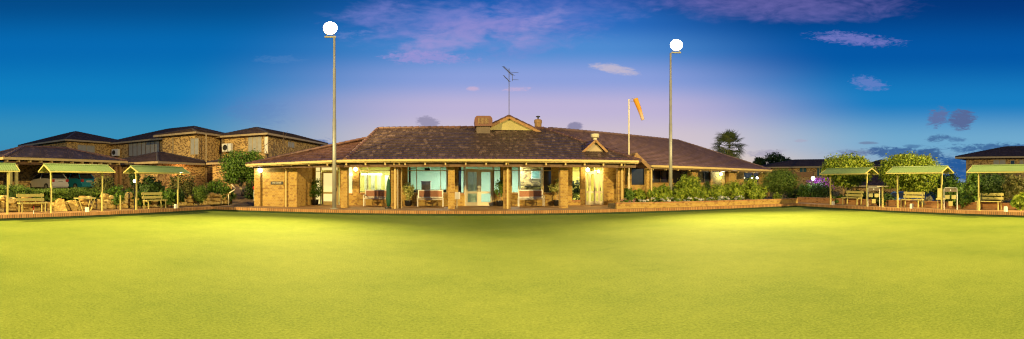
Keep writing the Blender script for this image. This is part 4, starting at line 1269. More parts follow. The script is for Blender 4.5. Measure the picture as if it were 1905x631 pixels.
for px, w_, h_, lb in ((112, .5, .62, 'large upright slab of rock between the bench and the small table'), (137, .35, .5, 'pointed triangular rock left of the small yellow table')):
    q = onL(px, 1.95)
    b_ = MB()
    pts = [(-w_ * .7, 0, 0), (w_ * .7, 0, 0), (w_ * .35, .05, h_), (-w_ * .5, .05, h_ * .92)] if px == 112 else [(-w_ * .2, 0, 0), (w_ * .4, 0, 0), (w_ * .9, .05, h_), (-w_ * .8, .05, h_ * .85)]
    b_.extr(pts, (.05, .28, 0)); o = b_.build('standing_rock', M['rock']); o.location = (q.x, q.y, G - .02); o.rotation_euler = (R(-8), 0, -az(px)); tag(o, lb, 'rock', 'upright rocks on the left bank')

# hedges: clipped box-like leaf masses along the left bank
def hedge(pts, w_, zb, zt, kind, n, label, name='hedge', size=.05, cat='hedge', round_=True):
    """pts = plan line; the leaves fill a slab of width w_ between zb and zt"""
    g_ = np.random.default_rng(len(label) + n)
    c_ = sum((Vector(q_) for q_ in pts), Vector((0, 0))) / len(pts)
    e = empty(name, (c_.x, c_.y, zb))
    bl = []
    for i in range(len(pts) - 1):
        a_, b_ = Vector(pts[i]), Vector(pts[i + 1]); L = (b_ - a_).length; k_ = max(1, int(L / (w_ * .8)))
        for j in range(k_):
            q_ = a_.lerp(b_, (j + .5) / k_) - c_
            for zz in ((zt - zb) * .3, (zt - zb) * .72):
                bl.append((q_.x, q_.y, zz, w_ * .62, w_ * .62, (zt - zb) * .33))
    leaves(bl, n, size, LF[kind], 'foliage', e, seed=n, hollow=.6, nclump=24)
    MB().tube([(0, 0, 0), (0, 0, (zt - zb) * .6)], .04, 5).build('stem', M['dtrunk'], e)
    tag(e, label, cat); return e
def lpts(px0, px1, off, n=4): return [tuple(onL(px0 + (px1 - px0) * i / n, off)) for i in range(n + 1)]
hedge(lpts(-40, 44, 3.6), 1.2, .62, 1.42, 'hedge', 11000, 'mossy rounded hedge at the far left below the carport', size=.05)
hedge(lpts(44, 84, 3.9), 1.1, .62, 1.25, 'hedge', 6500, 'low sloping hedge in front of the parked silver car', size=.05)
hedge(lpts(88, 190, 3.4, 5), 1.1, .5, 1.28, 'hedge', 14000, 'long clipped green hedge below the parked cars', size=.05)
SG = 'shrubs on the left bank'
shrub(192, 326, 378, 24, 25.5, 'olive', 'tall speckled yellow green shrub right of the teal car', 'shrub', SG, 2600)
shrub(218, 345, 382, 18, 24.5, 'mid', 'leafy shrub before the carport end post', 'shrub', SG, 1500)
shrub(240, 350, 384, 16, 25.5, 'mid', 'bright low shrub left of the corner shelter post', 'shrub', SG, 1200)
shrub(278, 328, 378, 26, 26.5, 'dark', 'dark broad leaved shrub inside the corner shelter', 'shrub', SG, 2400, size=.10)
shrub(262, 352, 384, 22, 25.4, 'mid', 'low green shrub behind the corner shelter post', 'shrub', SG, 1300, size=.08)
shrub(308, 350, 382, 22, 26, 'mid', 'glossy green shrub behind the corner bench', 'shrub', SG, 1500, size=.09)
shrub(340, 322, 374, 26, 28, 'olive', 'tall yellowish shrub against the brown brick flats', 'shrub', SG, 2600)
shrub(330, 350, 380, 14, 26.6, 'dark', 'dark fern like shrub beside the right post of the corner shelter', 'shrub', SG, 900)
shrub(372, 346, 375, 15, 27.3, 'hedge', 'round clipped bush above the rock wall', 'bush', None, 2400, size=.05, lobes=0, hollow=.8, name='round_bush')
shrub(408, 333, 372, 22, 30, 'mid', 'feathery green shrub behind the handrail', 'shrub', SG, 2200)
shrub(392, 336, 368, 18, 31, 'olive', 'pale green shrub right of the round clipped bush', 'shrub', SG, 1300)
shrub(428, 350, 376, 12, 30, 'dark', 'dark low shrub left of the tree trunk', 'shrub', SG, 700)
shrub(474, 300, 372, 16, 31, 'mid', 'tall green shrub left of the clubhouse corner pillar', 'shrub', SG, 1800)
shrub(466, 340, 374, 14, 30, 'dark', 'dark shrub behind the leaning tree trunk', 'shrub', SG, 900)
shrub(250, 316, 350, 12, 31, 'dark', 'dark shrub beneath the small porch lamp', 'shrub', SG, 900)
shrub(16, 352, 384, 20, 22.5, 'dark', 'dark shrub behind the far left shelter post', 'shrub', SG, 900)

# trees
def tree(px, d, zg, blobs, n, kind, label, trunk_r=.14, size=.08, name='tree', cat='tree', group=None, lean=0, hollow=.55, trunk='trunk', forks=4, crown_base=None, seed=1, nclump=None):
    """blobs: (px, py, half width px, half height px, depth shift)"""
    q = pol(px, d); e = empty(name, (q.x, q.y, zg), -az(px))
    bl = []
    for (bx, by, hw_, hh_, dz) in blobs:
        k_ = d / FPX
        bl.append(((bx - px) * k_, dz, zat(by, d) - zg, hw_ * k_, hw_ * k_ * .85, hh_ * k_))
    zc = min(b_[2] - b_[5] for b_ in bl); zm = sum(b_[2] for b_ in bl) / len(bl)
    rr_ = random.Random(seed)
    tr = MB(); fk = Vector((lean, 0, zc * .55 + .1))
    tr.tube([(0, 0, -.05), (lean * .3, .02, fk.z * .5), fk], [trunk_r * 1.15, trunk_r, trunk_r * .9], 9)
    for i in range(forks):
        b_ = bl[i % len(bl)]; a_ = 2 * PI * i / forks + .4
        end = Vector((b_[0] + math.cos(a_) * b_[3] * .45, b_[1] + math.sin(a_) * b_[4] * .45, b_[2] + b_[5] * .2))
        midp = fk.lerp(end, .5) + Vector((rr_.uniform(-.1, .1), rr_.uniform(-.1, .1), rr_.uniform(-.05, .15)))
        tr.tube([fk, midp, end], [trunk_r * .7, trunk_r * .4, trunk_r * .1], 7)
    tr.build('trunk', M[trunk], e, True)
    leaves(bl, n, size, LF[kind], 'crown', e, seed=seed, hollow=hollow, nclump=nclump)
    tag(e, label, cat, group); return e
tree(452, 31.5, .75, [(447, 305, 34, 22, 0), (428, 318, 18, 18, .2), (470, 298, 20, 16, .1), (440, 332, 22, 10, 0), (455, 322, 24, 14, .3)], 9000, 'mid', 'dense drooping green tree between the flats and the clubhouse', .13, .075, lean=-.15, seed=5)
tree(1578, 31, -.1, [(1572, 318, 36, 24, 0), (1590, 305, 30, 18, .3), (1552, 310, 22, 20, 0), (1612, 318, 16, 18, .2), (1575, 335, 34, 12, 0), (1570, 303, 20, 15, 0)], 12000, 'lime', 'round topped lime green tree behind the corner shelter', .14, .085, group='clipped round trees on the right', seed=8, forks=6)
tree(1690, 29, -.1, [(1690, 320, 48, 27, 0), (1660, 318, 24, 26, 0), (1722, 318, 26, 26, .2), (1690, 300, 34, 14, .1), (1672, 345, 26, 10, 0), (1710, 348, 30, 12, .1)], 16000, 'lime', 'large round lime green tree with forked trunk before the blue car', .15, .085, group='clipped round trees on the right', seed=9, forks=6)
tree(1453, 38, G, [(1453, 338, 30, 20, 0), (1440, 340, 16, 17, 0), (1467, 341, 15, 17, 0), (1453, 328, 20, 11, 0)], 13000, 'hedge', 'dark clipped globe shaped tree right of the wing', .16, .06, 'globe_tree', hollow=.8, seed=10, nclump=300)
# right garden hedge and shrubs behind the low wall
SR = 'shrubs behind the right wall'
shrub(1504, 336, 378, 20, 34.5, 'mid', 'bright green shrub left of the purple flowers', 'shrub', SR, 2200)
shrub(1532, 334, 378, 24, 33.5, 'dark', 'dark shrub under the purple flowers', 'shrub', SR, 2000)
e = shrub(1530, 328, 350, 30, 36, 'purple', 'purple flowering bougainvillea beside the globe lamp', 'flowering shrub', None, 1500, name='bougainvillea', seed=21)
shrub(1592, 352, 380, 28, 31, 'dark', 'dark shrubbery behind the corner shelter bench', 'shrub', SR, 1800)
shrub(1560, 362, 380, 14, 30, 'mid', 'low green shrub left of the corner shelter bench', 'shrub', SR, 700)
shrub(1645, 358, 382, 22, 27.5, 'dark', 'dark low shrub behind the yellow tray post', 'shrub', SR, 1400)
shrub(1722, 364, 386, 16, 26, 'grey', 'silvery dry looking shrub right of the blue car', 'shrub', SR, 1200)
shrub(1774, 330, 384, 24, 28, 'mid', 'green shrub behind the right scoreboard', 'shrub', SR, 2600)
shrub(1745, 325, 375, 16, 31, 'dark', 'dark shrub between the large tree and the right scoreboard', 'shrub', SR, 1200)
shrub(1810, 318, 380, 20, 25.5, 'mid', 'tall leafy shrub left of the far right shelter', 'shrub', SR, 2600)
shrub(1845, 325, 378, 28, 24.2, 'dark', 'large dark shrub behind the far right bench', 'shrub', SR, 3200)
shrub(1888, 322, 380, 26, 23.5, 'olive', 'large olive shrub right of the far right bench', 'shrub', SR, 2800)
shrub(1790, 360, 386, 24, 24.5, 'mid', 'low hedge like shrub right of the scoreboard', 'shrub', SR, 1500)
shrub(1898, 362, 388, 14, 21.2, 'lime', 'spiky lime plant at the far right end of the orange wall', 'plant', None, 500, size=.16)
# soil behind the right wall
g = MB()
rwl = [onR(px_, 2.3) for px_ in (1490, 1560, 1640, 1720, 1800, 1900, 2040)]
for i in range(len(rwl) - 1):
    a_, b_ = rwl[i], rwl[i + 1]
    g.face([(*a_, .42), (*b_, .42), (*(b_ + outR(6)), .1), (*(a_ + outR(6)), .1)])
struct(g.build('shrub_bed', M['soil']))
# low brick walls
def lowwall(pts, w_, z0, z1, mat, label, name='low_wall', cat='wall', cap=None):
    c_ = Vector(pts[0]); e = empty(name, (0, 0, 0)) if cap else None
    q_ = MB(); k_ = MB(); L = 0
    for i in range(len(pts) - 1):
        a_, b_ = Vector(pts[i]), Vector(pts[i + 1]); d_ = (b_ - a_).normalized(); n_ = Vector((-d_.y, d_.x)) * w_ / 2
        q_.prism([tuple(a_ - n_), tuple(b_ - n_), tuple(b_ + n_), tuple(a_ + n_)], z0, z1)
        if cap:
            n2 = n_ * 1.2
            k_.prism([tuple(a_ - n2), tuple(b_ - n2), tuple(b_ + n2), tuple(a_ + n2)], z1, z1 + .06)
    if cap:
        q_.build('brickwork', mat, e); k_.build('coping', cap, e)
    else: e = q_.build(name, mat)
    tag(e, label, cat); return e
lowwall([onR(1486, 2.2), onR(1700, 2.2), onR(2030, 2.2)], .24, G, .50, M['brick_red'], 'low orange brick wall behind the right hand benches', cap=M['brick_red'])

# front planter along the right wing
pw = [onF(1148, 2.2), onF(1146, 1.05), onF(1300, .95), isect(FR + outR(.9), RD, FR + outF(.95), FD)]
pw2 = pw + [pw[-1] + outR(2.0) + outF(.8)]
lowwall([pw[1], pw[2], pw[3]], .22, G, .47, M['brick'], 'long low brick planter wall in front of the flower bed', 'planter_wall', 'planter', M['brick_red'])
g = MB()
pb = [pw[1] + outF(.1), pw[2] + outF(.1), pw[3] + outF(.1), pw[3] + outF(7), pw[2] + outF(5), pw[1] + outF(1.4)]
g.prism([tuple(q_) for q_ in pb], G, .42)
struct(g.build('flower_bed', M['soil']))
GF = 'rose and leafy bushes in the front planter'
FB = [(1166, 352, 380, 12, 26.3, 'mid', 'leafy bush at the left end of the planter by the windsock pole', 1000),
      (1186, 352, 380, 14, 26.8, 'lime', 'green bush with pale blooms under the porch window', 1300),
      (1212, 350, 380, 16, 27.0, 'lime', 'bright bush before the porch downpipe', 1500),
      (1236, 346, 380, 16, 27.3, 'lime', 'green bush left of the floodlight mast', 1500),
      (1262, 352, 381, 13, 27.6, 'lime', 'lime bush right of the floodlight mast', 1200),
      (1283, 328, 381, 22, 28.2, 'lime', 'tallest yellow green rose bush in the planter', 3000),
      (1305, 348, 381, 14, 28.6, 'lime', 'yellow green bush right of the tallest rose bush', 1400),
      (1336, 345, 381, 18, 29.0, 'lime', 'yellow bush below the greenish wall lamp', 2000),
      (1366, 340, 381, 18, 29.6, 'lime', 'yellow green bush before the middle wing pillar', 2000),
      (1398, 334, 381, 18, 30.5, 'lime', 'tall green bush left of the picket gate', 2000),
      (1414, 346, 381, 12, 30.9, 'lime', 'spiky yellow green bush in front of the picket gate', 1000)]
for (a_, b_, c_, d_, e_, k_, lb, n_) in FB:
    shrub(a_, b_ - 2, c_, d_ * 1.15, e_, k_, lb, 'bush', GF, int(n_ * 1.5), z0=.40, name='flowering_bush', size=.075)
shrub(1251, 340, 372, 9, 30.5, 'dark', 'dark bush between mast and wing wall', 'bush', None, 800, z0=.4, name='flowering_bush')
shrub(1315, 338, 360, 8, 31.5, 'dark', 'small dark round bush behind the yellow bushes', 'bush', None, 1000, z0=.9, name='round_bush', lobes=0, hollow=.8, size=.05)
shrub(1446, 360, 382, 10, 32, 'lime', 'low lime plant at the foot of the globe tree', 'bush', None, 700, z0=.40, name='low_plant', size=.08)
# flowers scattered: low flowering plants along the wall
rr = random.Random(12)
def lowflower(px, d, kind, label, group, hw_=9, ht=.22, n=160):
    q_ = pol(px, d); e = empty('flower_clump', (q_.x, q_.y, .41)); r_ = hw_ * d / FPX
    leaves([(0, 0, ht * .4, r_, .28, ht * .6)], n, .05, LF['mid'], 'foliage', e, seed=int(px))
    leaves([(0, -.03, ht * .75, r_, .28, ht * .45)], int(n * .55), .035, LF[kind], 'blossom', e, seed=int(px) + 1, flat=.9)
    tag(e, label, 'flowers', group)
for px, kind, lb in ((1164, 'pink', 'pink flowers at the foot of the windsock pole'), (1178, 'pink', 'pink flowers right of the windsock pole foot'), (1200, 'white', 'white flowers below the porch'), (1222, 'white', 'white flowers left of the mast foot'),
                     (1238, 'white', 'white flowers just before the mast foot'), (1256, 'white', 'white flowers right of the mast foot'), (1280, 'white', 'white flowers below the tallest rose bush'), (1298, 'white', 'white flowers before the first wing pillar'),
                     (1320, 'white', 'white flowers left of the brightest clump'), (1341, 'white', 'brightest clump of white flowers below the green wall lamp'), (1358, 'white', 'white flowers before the middle wing pillar'), (1376, 'white', 'sparse white flowers right of the middle wing pillar')):
    k_ = onF(px, 1.45); lowflower(px, k_.length, kind, lb, 'flower clumps along the planter wall', 10, .28 if px != 1341 else .4)
# rose blooms on bushes as things would be too small; put as parts of the tallest bush
for o in [x for x in bpy.data.objects if x.get('category') == 'bush' and x.name.startswith('flowering_bush')]:
    pass

# globe lamp on post
q = pol(1512.5, 34.5)
e = empty('globe_lamp', (q.x, q.y, G)); hz = zat(332, 34.5) - G
MB().tube([(0, 0, 0), (0, 0, hz - .2)], .04, 8).build('post', M['dark'], e)
MB().blob((0, 0, hz), (.14, .14, .14), 3, 0, 0).build('globe', M['bulbw'], e, True)
tag(e, 'lit white globe lamp on a post among purple flowers', 'lamp')
l = bpy.data.lights.new('globe_light', 'POINT'); l.energy = 60; l.color = (.85, .9, 1); l.shadow_soft_size = .2
o = bpy.data.objects.new('globe_light', l); col.objects.link(o); o.location = (q.x, q.y - .4, hz + G + .1)
# little lit lamp on left shelter post & porch lamp
q = pol(250.5, 23.4)
e = empty('path_lamp', (q.x, q.y, G)); hz = zat(337, 23.4) - G
MB().tube([(0, 0, 0), (0, 0, hz - .08)], .03, 6).build('post', M['dark'], e); MB().blob((0, 0, hz), (.08, .08, .08), 2, 0, 0).build('globe', M['bulb'], e, True)
tag(e, 'tiny lit lamp beside the left post of the corner shelter', 'lamp')
# handrail
q = onL(428, .9)
hd = [(425 + 0, 390, 0), (425, 363, 0), (427, 359, 0), (436, 353.5, 0), (438, 351, 0), (430.5, 343.5, 0)]
d = q.length; b0 = pol(425, d)
e = MB()
pts = [Vector((0, 0, 0))] + [Vector(((x_ - 425) * d / FPX, 0, zat(y_, d) - G)) for x_, y_, _ in hd[1:]]
e.tube(pts, .035, 8)
o = e.build('handrail', M['creamw'], None, True); b0 = gp(425, 382); o.location = (b0.x, b0.y, G); o.rotation_euler = (0, 0, -az(425)); 
sc_ = b0.length / d; o.scale = (sc_, 1, sc_); tag(o, 'curved cream handrail standing at the left corner of the green', 'handrail')
# hose reel post near clubhouse corner
q = gp(473.5, 380)
e = empty('tap_post', (q.x, q.y, G))
MB().box(-.04, .04, -.04, .04, 0, 1.0).build('post', M['white'], e); MB().blob((0, 0, 1.05), (.13, .1, .14), 2, 0, 1).build('red_cap', M['red'], e)
MB().box(.16, .22, -.03, .03, 0, .72).build('pipe', M['steel'], e)
tag(e, 'white posts with a red cap beside the gravel slope', 'post')

# ------------------------------------------------------------------ left: carport, cars, flats
def hip(mb, cp, x0, x1, y0, y1, z, pitch, r=.1, axis=None):
    w_, l_ = x1 - x0, y1 - y0
    if axis is None: axis = 'x' if w_ >= l_ else 'y'
    h = min(w_, l_) / 2; rz = z + h * math.tan(pitch)
    if axis == 'x': ra, rb = Vector((x0 + h, (y0 + y1) / 2, rz)), Vector((x1 - h, (y0 + y1) / 2, rz))
    else: ra, rb = Vector(((x0 + x1) / 2, y0 + h, rz)), Vector(((x0 + x1) / 2, y1 - h, rz))
    a_, b_, c_, d_ = Vector((x0, y0, z)), Vector((x1, y0, z)), Vector((x1, y1, z)), Vector((x0, y1, z))
    if axis == 'x':
        slope(mb, [a_, b_, rb, ra], a_, (1, 0, 0)); slope(mb, [b_, c_, rb], b_, (0, 1, 0)); slope(mb, [c_, d_, ra, rb], c_, (-1, 0, 0)); slope(mb, [d_, a_, ra], d_, (0, -1, 0))
        E_ = ((ra, a_), (ra, d_), (rb, b_), (rb, c_))
    else:
        slope(mb, [a_, b_, ra], a_, (1, 0, 0)); slope(mb, [b_, c_, rb, ra], b_, (0, 1, 0)); slope(mb, [c_, d_, rb], c_, (-1, 0, 0)); slope(mb, [d_, a_, ra, rb], d_, (0, -1, 0))
        E_ = ((ra, a_), (ra, b_), (rb, c_), (rb, d_))
    if (rb - ra).length > .2: caps(cp, ra, rb, r)
    for p_, q_ in E_: caps(cp, p_, q_, r)
def eaves(mb, x0, x1, y0, y1, z):
    t_ = .05
    mb.box(x0, x1, y0 - t_, y0, z - .18, z - .01).box(x0, x1, y1, y1 + t_, z - .18, z - .01).box(x0 - t_, x0, y0 - t_, y1 + t_, z - .18, z - .01).box(x1, x1 + t_, y0 - t_, y1 + t_, z - .18, z - .01)
# carport
cp = empty('carport', (0, 0, 0))
cx0, cx1, cy0, cy1 = -34.6, -27.6, 13.6, 24.6
g = MB(); c_ = MB(); hip(g, c_, cx0, cx1, cy0, cy1, 3.32, R(17), .09)
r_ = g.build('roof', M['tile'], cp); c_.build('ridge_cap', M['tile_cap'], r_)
g = MB(); eaves(g, cx0, cx1, cy0, cy1, 3.32); g.build('fascia', M['cream'], cp)
g = MB().box(cx1 - .6, cx1 - .45, cy0 + .3, cy1 - .3, 2.85, 3.08); g.build('beam', M['brownwood'], cp)
y_ = cy0 + .3
while y_ < cy1: MB().box(cx1 - .44, cx1 - .02, y_, y_ + .07, 2.98, 3.12).build('rafter_end', M['cream'], cp); y_ += .9
for y_ in (14.3, 14.75, 23.75, 24.2): MB().box(cx1 - .62, cx1 - .42, y_, y_ + .2, .9, 2.85).build('post', M['yellow'] if y_ < 20 else M['orangewood'], cp)
MB().box(cx0 + .1, cx0 + .34, cy0 + .1, cy1 - .1, .9, 3.2).box(cx0 + .35, cx1 - 1.5, cy0 + .1, cy0 + .34, .9, 3.2).build('back_wall', M['brick_flat'], cp)
tag(cp, 'tiled open carport on yellow posts sheltering two cars at left', 'carport')
# cars
def car_mesh(L, W_, H_, prof, w_top):
    """prof: list of (x, z_body) upper outline of lower body; simple lofted sections along x"""
    pass
def car(name, loc, rz, paint, label, hatch=True, glasscol=None):
    e = empty(name, loc, rz)
    L, W2, H = 4.3, .86, 1.46
    # side outline, x forward (front = +x), rear at -L/2
    out = [(-2.13, .32), (-2.15, .62), (-2.10, .92), (-1.95, 1.0), (-1.1, 1.02), (0, 1.0), (.75, .98), (1.5, .86), (2.0, .74), (2.13, .55), (2.12, .28)]
    b = MB(); secs = []
    n_ = len(out)
    ring_ = []
    for x_, z_ in out:
        taper = 1 - .10 * (abs(x_) / 2.15) ** 4
        ring_.append([(x_, -W2 * taper, .28), (x_, -W2 * taper * 1.0, min(z_, .6)), (x_, -W2 * taper * .93, z_), (x_, W2 * taper * .93, z_), (x_, W2 * taper, min(z_, .6)), (x_, W2 * taper, .28)])
    for i in range(n_ - 1):
        for k_ in range(5):
            b.face([ring_[i][k_], ring_[i + 1][k_], ring_[i + 1][k_ + 1], ring_[i][k_ + 1]])
        b.face([ring_[i][0], ring_[i][5], ring_[i + 1][5], ring_[i + 1][0]])
    b.face(ring_[0]); b.face(ring_[-1][::-1])
    # arches dark discs come with the wheels
    body = b.build('body', paint, e)
    # cabin
    cb = [(-1.95, 1.0), (-1.55, 1.40), (-.9, H), (0, H - .01), (.35, H - .06), (1.05, .97)]
    g_ = MB()
    for i in range(len(cb) - 1):
        (xa, za), (xb, zb_) = cb[i], cb[i + 1]
        ya = W2 * (.90 - .22 * max(0, (za - 1.0)) / .46); yb = W2 * (.90 - .22 * max(0, (zb_ - 1.0)) / .46)
        g_.face([(xa, -ya, za), (xb, -yb, zb_), (xb, yb, zb_), (xa, ya, za)])
        for sd in (-1, 1):
            g_.face([(xa, sd * ya, za), (xb, sd * yb, zb_), (xb, sd * W2 * .90, .97), (xa, sd * W2 * .90, .97)])
    gl = g_.build('windows', M['dglass'], e)
    rfm = MB()
    y1 = W2 * .69
    rfm.face([(-1.5, -y1 - .02, 1.43), (-.9, -y1, H + .012), (0, -y1, H + .004), (.36, -y1 - .03, H - .045), (.36, y1 + .03, H - .045), (0, y1, H + .004), (-.9, y1, H + .012), (-1.5, y1 + .02, 1.43)])
    for sd in (-1, 1):
        rfm.bar((-1.96, sd * W2 * .9, 1.0), (-1.52, sd * (y1 + .03), 1.42), .06, .05).bar((1.05, sd * W2 * .9, .98), (.36, sd * (y1 + .04), H - .06), .05, .05).bar((-.3, sd * (W2 * .91), 1.0), (-.35, sd * (y1 + .02), H - .02), .05, .05)
        rfm.bar((-1.52, sd * (y1 + .03), 1.42), (.36, sd * (y1 + .04), H - .05), .04, .05)
    rfm.build('roof', paint, e)
    for x_ in (-1.35, 1.35):
        for sd in (-1, 1):
            w_ = MB().tube([(x_, sd * (W2 - .17), .31), (x_, sd * (W2 + .015), .31)], .31, 18).build('wheel', M['dark'], e)
            MB().tube([(x_, sd * (W2 + .016), .31), (x_, sd * (W2 + .03), .31)], .19, 12).build('rim', M['steel'], w_)
    for sd in (-1, 1):
        MB().box(-2.19, -2.08, sd * .56, sd * .80, .72, .94).build('tail_light', M['red'], e)
        MB().box(2.0, 2.10, sd * .52, sd * .74, .58, .70).build('headlight', M['white'], e)
    MB().box(-2.23, -2.05, -.78, .78, .36, .56).build('rear_bumper', paint, e)
    np_ = MB().box(-2.185, -2.16, -.26, .26, .70, .83).build('number_plate', M['white'], e)
    q_ = MB()
    for i in range(6): q_.box(-2.19, -2.186, -.2 + i * .07, -.16 + i * .07, .73, .80)
    q_.build('plate_marks', M['dark'], np_)
    tag(e, label, 'car', 'parked cars'); return e
PS = plain('silver_car_paint', (.70, .66, .56), .35, .04, 2, .1); PT = plain('teal_car_paint', (.02, .26, .34), .3, .04, 2, .2); PB = plain('blue_car_paint', (.02, .09, .32), .3, .04, 2, .3)
car('parked_car', (-33.2 + .2, 20.3, .9), PI, PS, 'silver hatchback parked with its rear to the green in the carport')
car('parked_car', (-33.2 + .2, 23.2, .9), PI, PT, 'teal car parked in the carport right of the silver hatchback')
q = pol(1697, 36)
car('parked_car', (q.x, q.y, -.6), R(-50), PB, 'blue car parked behind the large round tree on the right')

# flats, left
fl = empty('flats_building', (0, 0, 0))
FBk = M['brick_flat']
def block(x0, x1, y0, y1, z0, z1, pitch=R(17), ov=.6, par=None, wm=None):
    MB().box(x0 + ov, x1 - ov, y0 + ov, y1 - ov, z0, z1 - .12).build('wall', wm or FBk, par)
    g_ = MB(); c_ = MB(); hip(g_, c_, x0, x1, y0, y1, z1, pitch, .1)
    r_ = g_.build('roof', M['tile_dark'], par); c_.build('ridge_cap', M['cap_dark'], r_)
    g_ = MB(); eaves(g_, x0, x1, y0, y1, z1); g_.box(x0 + .02, x1 - .02, y0 + .02, y1 - .02, z1 - .119, z1 - .09)
    g_.build('fascia', M['beige'], par)
zE = 6.05
block(-51, -40.4, 27.2, 37, .9, zE + .15, par=fl)
block(-41.6, -27.0, 33.4, 44, .9, zE + .05, par=fl)
block(-31.5, -26.2, 31.6, 38, .9, zE + .12, R(14), par=fl)
block(-26.9, -20.9, 35.2, 49, .9, zE, par=fl)
# porch in front
block(-31.6, -24.9, 25.4, 33.0, .9, 3.25, R(16), par=fl)
block(-24.6, -21.8, 31.2, 36, .9, 3.3, R(15), .35, par=fl)
def flatwin(px0, px1, py0, py1, d, face, mat='dglass', k=1, par=None, pop=.0, fm='beige'):
    """window on a wall plane; face=('y', value) or ('x', value)"""
    ax, v = face
    def hit(px):
        t_ = math.tan(az(px))
        return (t_ * v, v) if ax == 'y' else (v, v / t_)
    a_, b_ = hit(px0), hit(px1)
    dd = Vector(((a_[0] + b_[0]) / 2, (a_[1] + b_[1]) / 2)).length
    zt_, zb_ = zat(py0, dd), zat(py1, dd)
    q_ = MB(); gl_ = MB()
    if ax == 'y':
        x0, x1 = sorted((a_[0], b_[0])); y_ = v
        q_.box(x0, x1, y_ - .06, y_ - .01, zt_ - .05, zt_).box(x0, x1, y_ - .06, y_ - .01, zb_, zb_ + .05)
        for i in range(k + 1):
            xx = x0 + (x1 - x0) * i / k; q_.box(xx - .03, xx + .03, y_ - .058, y_ - .012, zb_ + .05, zt_ - .05)
        gl_.box(x0, x1, y_ - .03, y_ - .005, zb_, zt_)
    else:
        y0, y1 = sorted((a_[1], b_[1])); x_ = v
        sg_ = 1 if v < 0 else -1
        q_.box(x_ + sg_ * .01, x_ + sg_ * .06, y0, y1, zt_ - .05, zt_).box(x_ + sg_ * .01, x_ + sg_ * .06, y0, y1, zb_, zb_ + .05)
        for i in range(k + 1):
            yy = y0 + (y1 - y0) * i / k; q_.box(x_ + sg_ * .012, x_ + sg_ * .058, yy - .03, yy + .03, zb_ + .05, zt_ - .05)
        gl_.box(x_ + sg_ * .005, x_ + sg_ * .03, y0, y1, zb_, zt_)
    w_ = q_.build('window', M[fm], par)
    gl_.build('pane', M[mat], w_)
flatwin(240, 297, 259, 290, 0, ('y', 34.0), 'blind', 7, fl, fm='brownwood')
flatwin(355, 370, 257, 288, 0, ('y', 32.2), 'blind', 2, fl)
flatwin(355, 370, 311, 320, 0, ('y', 32.2), 'dglass', 2, fl)
flatwin(144, 176, 270, 284, 0, ('x', -41.0), 'blind', 2, fl)
flatwin(462, 487, 254, 284, 0, ('y', 35.8), 'blind', 3, fl)
flatwin(535, 547, 264, 275, 0, ('x', -21.5), 'blind', 2, fl)
flatwin(492, 499, 254, 286, 0, ('y', 35.8), 'white', 1, fl)
# downpipes
for px_, ax, v in ((383.5, 'y', 32.1), (413, 'y', 35.7), (322, 'y', 32.1)):
    x_ = math.tan(az(px_)) * v; MB().tube([(x_, v, zE - .15), (x_, v, .9)], .05, 6).build('downpipe', M['beige'], fl)
# stripes: bare climbing branches on upper wall at px 500-520
q_ = MB(); rr = random.Random(3)
for i in range(14):
    px_ = rr.uniform(498, 545); v = 35.5; x_ = math.tan(az(px_)) * v
    z0 = rr.uniform(3.2, 4.4); q_.tube([(x_, 35.3, z0), (x_ + rr.uniform(-.5, .5), 35.2, z0 + rr.uniform(.5, 1)), (x_ + rr.uniform(-.9, .9), 35.3, z0 + rr.uniform(1, 1.8))], [.04, .025, .01], 5)
e = empty('bare_tree', (0, 0, 0)); q_.tube([(math.tan(az(505)) * 35.3, 35.2, .9), (math.tan(az(507)) * 35.3, 35.2, 3.6), (math.tan(az(512)) * 35.3, 35.2, 5.2)], [.1, .07, .03], 7)
q_.build('branches', M['dtrunk'], e); tag(e, 'thin bare branches in front of the upper flats window', 'tree')
tag(fl, 'two storey brown brick flats with dark tiled hip roofs on the left', 'apartment building')
# air conditioners
def aircon(px, py, ax, v, lb):
    t_ = math.tan(az(px)); p_ = (t_ * v, v) if ax == 'y' else (v, v / t_)
    d_ = Vector(p_).length; e = empty('air_conditioner', (p_[0], p_[1], zat(py, d_)), 0 if ax == 'y' else R(90) if v < 0 else R(-90))
    s_ = 1.0
    MB().box(-.52, .52, -.34, 0, -.38, .38).build('casing', M['acwhite'], e)
    MB().lathe([(.27, 0), (.27, .02), (.22, .025)], (0, 0, 0), 16).build('fan_grille', M['dark'], e)
    f_ = KIDS(e)[-1]; f_.rotation_euler = (R(90), 0, 0); f_.location = (-.16, -.341, 0)
    MB().box(-.5, -.44, -.3, 0, -.46, -.385).build('bracket', M['steel'], e); MB().box(.44, .5, -.3, 0, -.46, -.385).build('bracket', M['steel'], e)
    tag(e, lb, 'air conditioner', 'air conditioners on the flats')
aircon(425, 275, 'y', 35.55, 'white air conditioner high on the flats wall above the drooping tree')
aircon(217.5, 284, 'y', 33.7, 'white air conditioner above the carport end')
# porch lamp glow
x_ = -26.0; q = pol(226, 36.0)
e = empty('porch_lamp', (-25.3, 28.6, 2.45))
MB().blob((0, 0, 0), (.12, .12, .12), 2, 0, 0).build('globe', M['bulb'], e, True); MB().box(-.2, -.1, -.04, .04, -.1, .1).build('bracket', M['dark'], e)
tag(e, 'orange glowing lamp on the low porch of the flats', 'lamp')
l = bpy.data.lights.new('porch_light', 'POINT'); l.energy = 70; l.color = (1, .45, .15); l.shadow_soft_size = .1
o = bpy.data.objects.new('porch_light', l); col.objects.link(o); o.location = (-25.0, 28.6, 2.4)
# far low roof at the very left
e = empty('garage', (0, 0, 0))
block(-46, -36, 6, 16.5, .9, 4.0, R(15), par=e); tag(e, 'brick garage with dark tiled roof left of the carport', 'building')

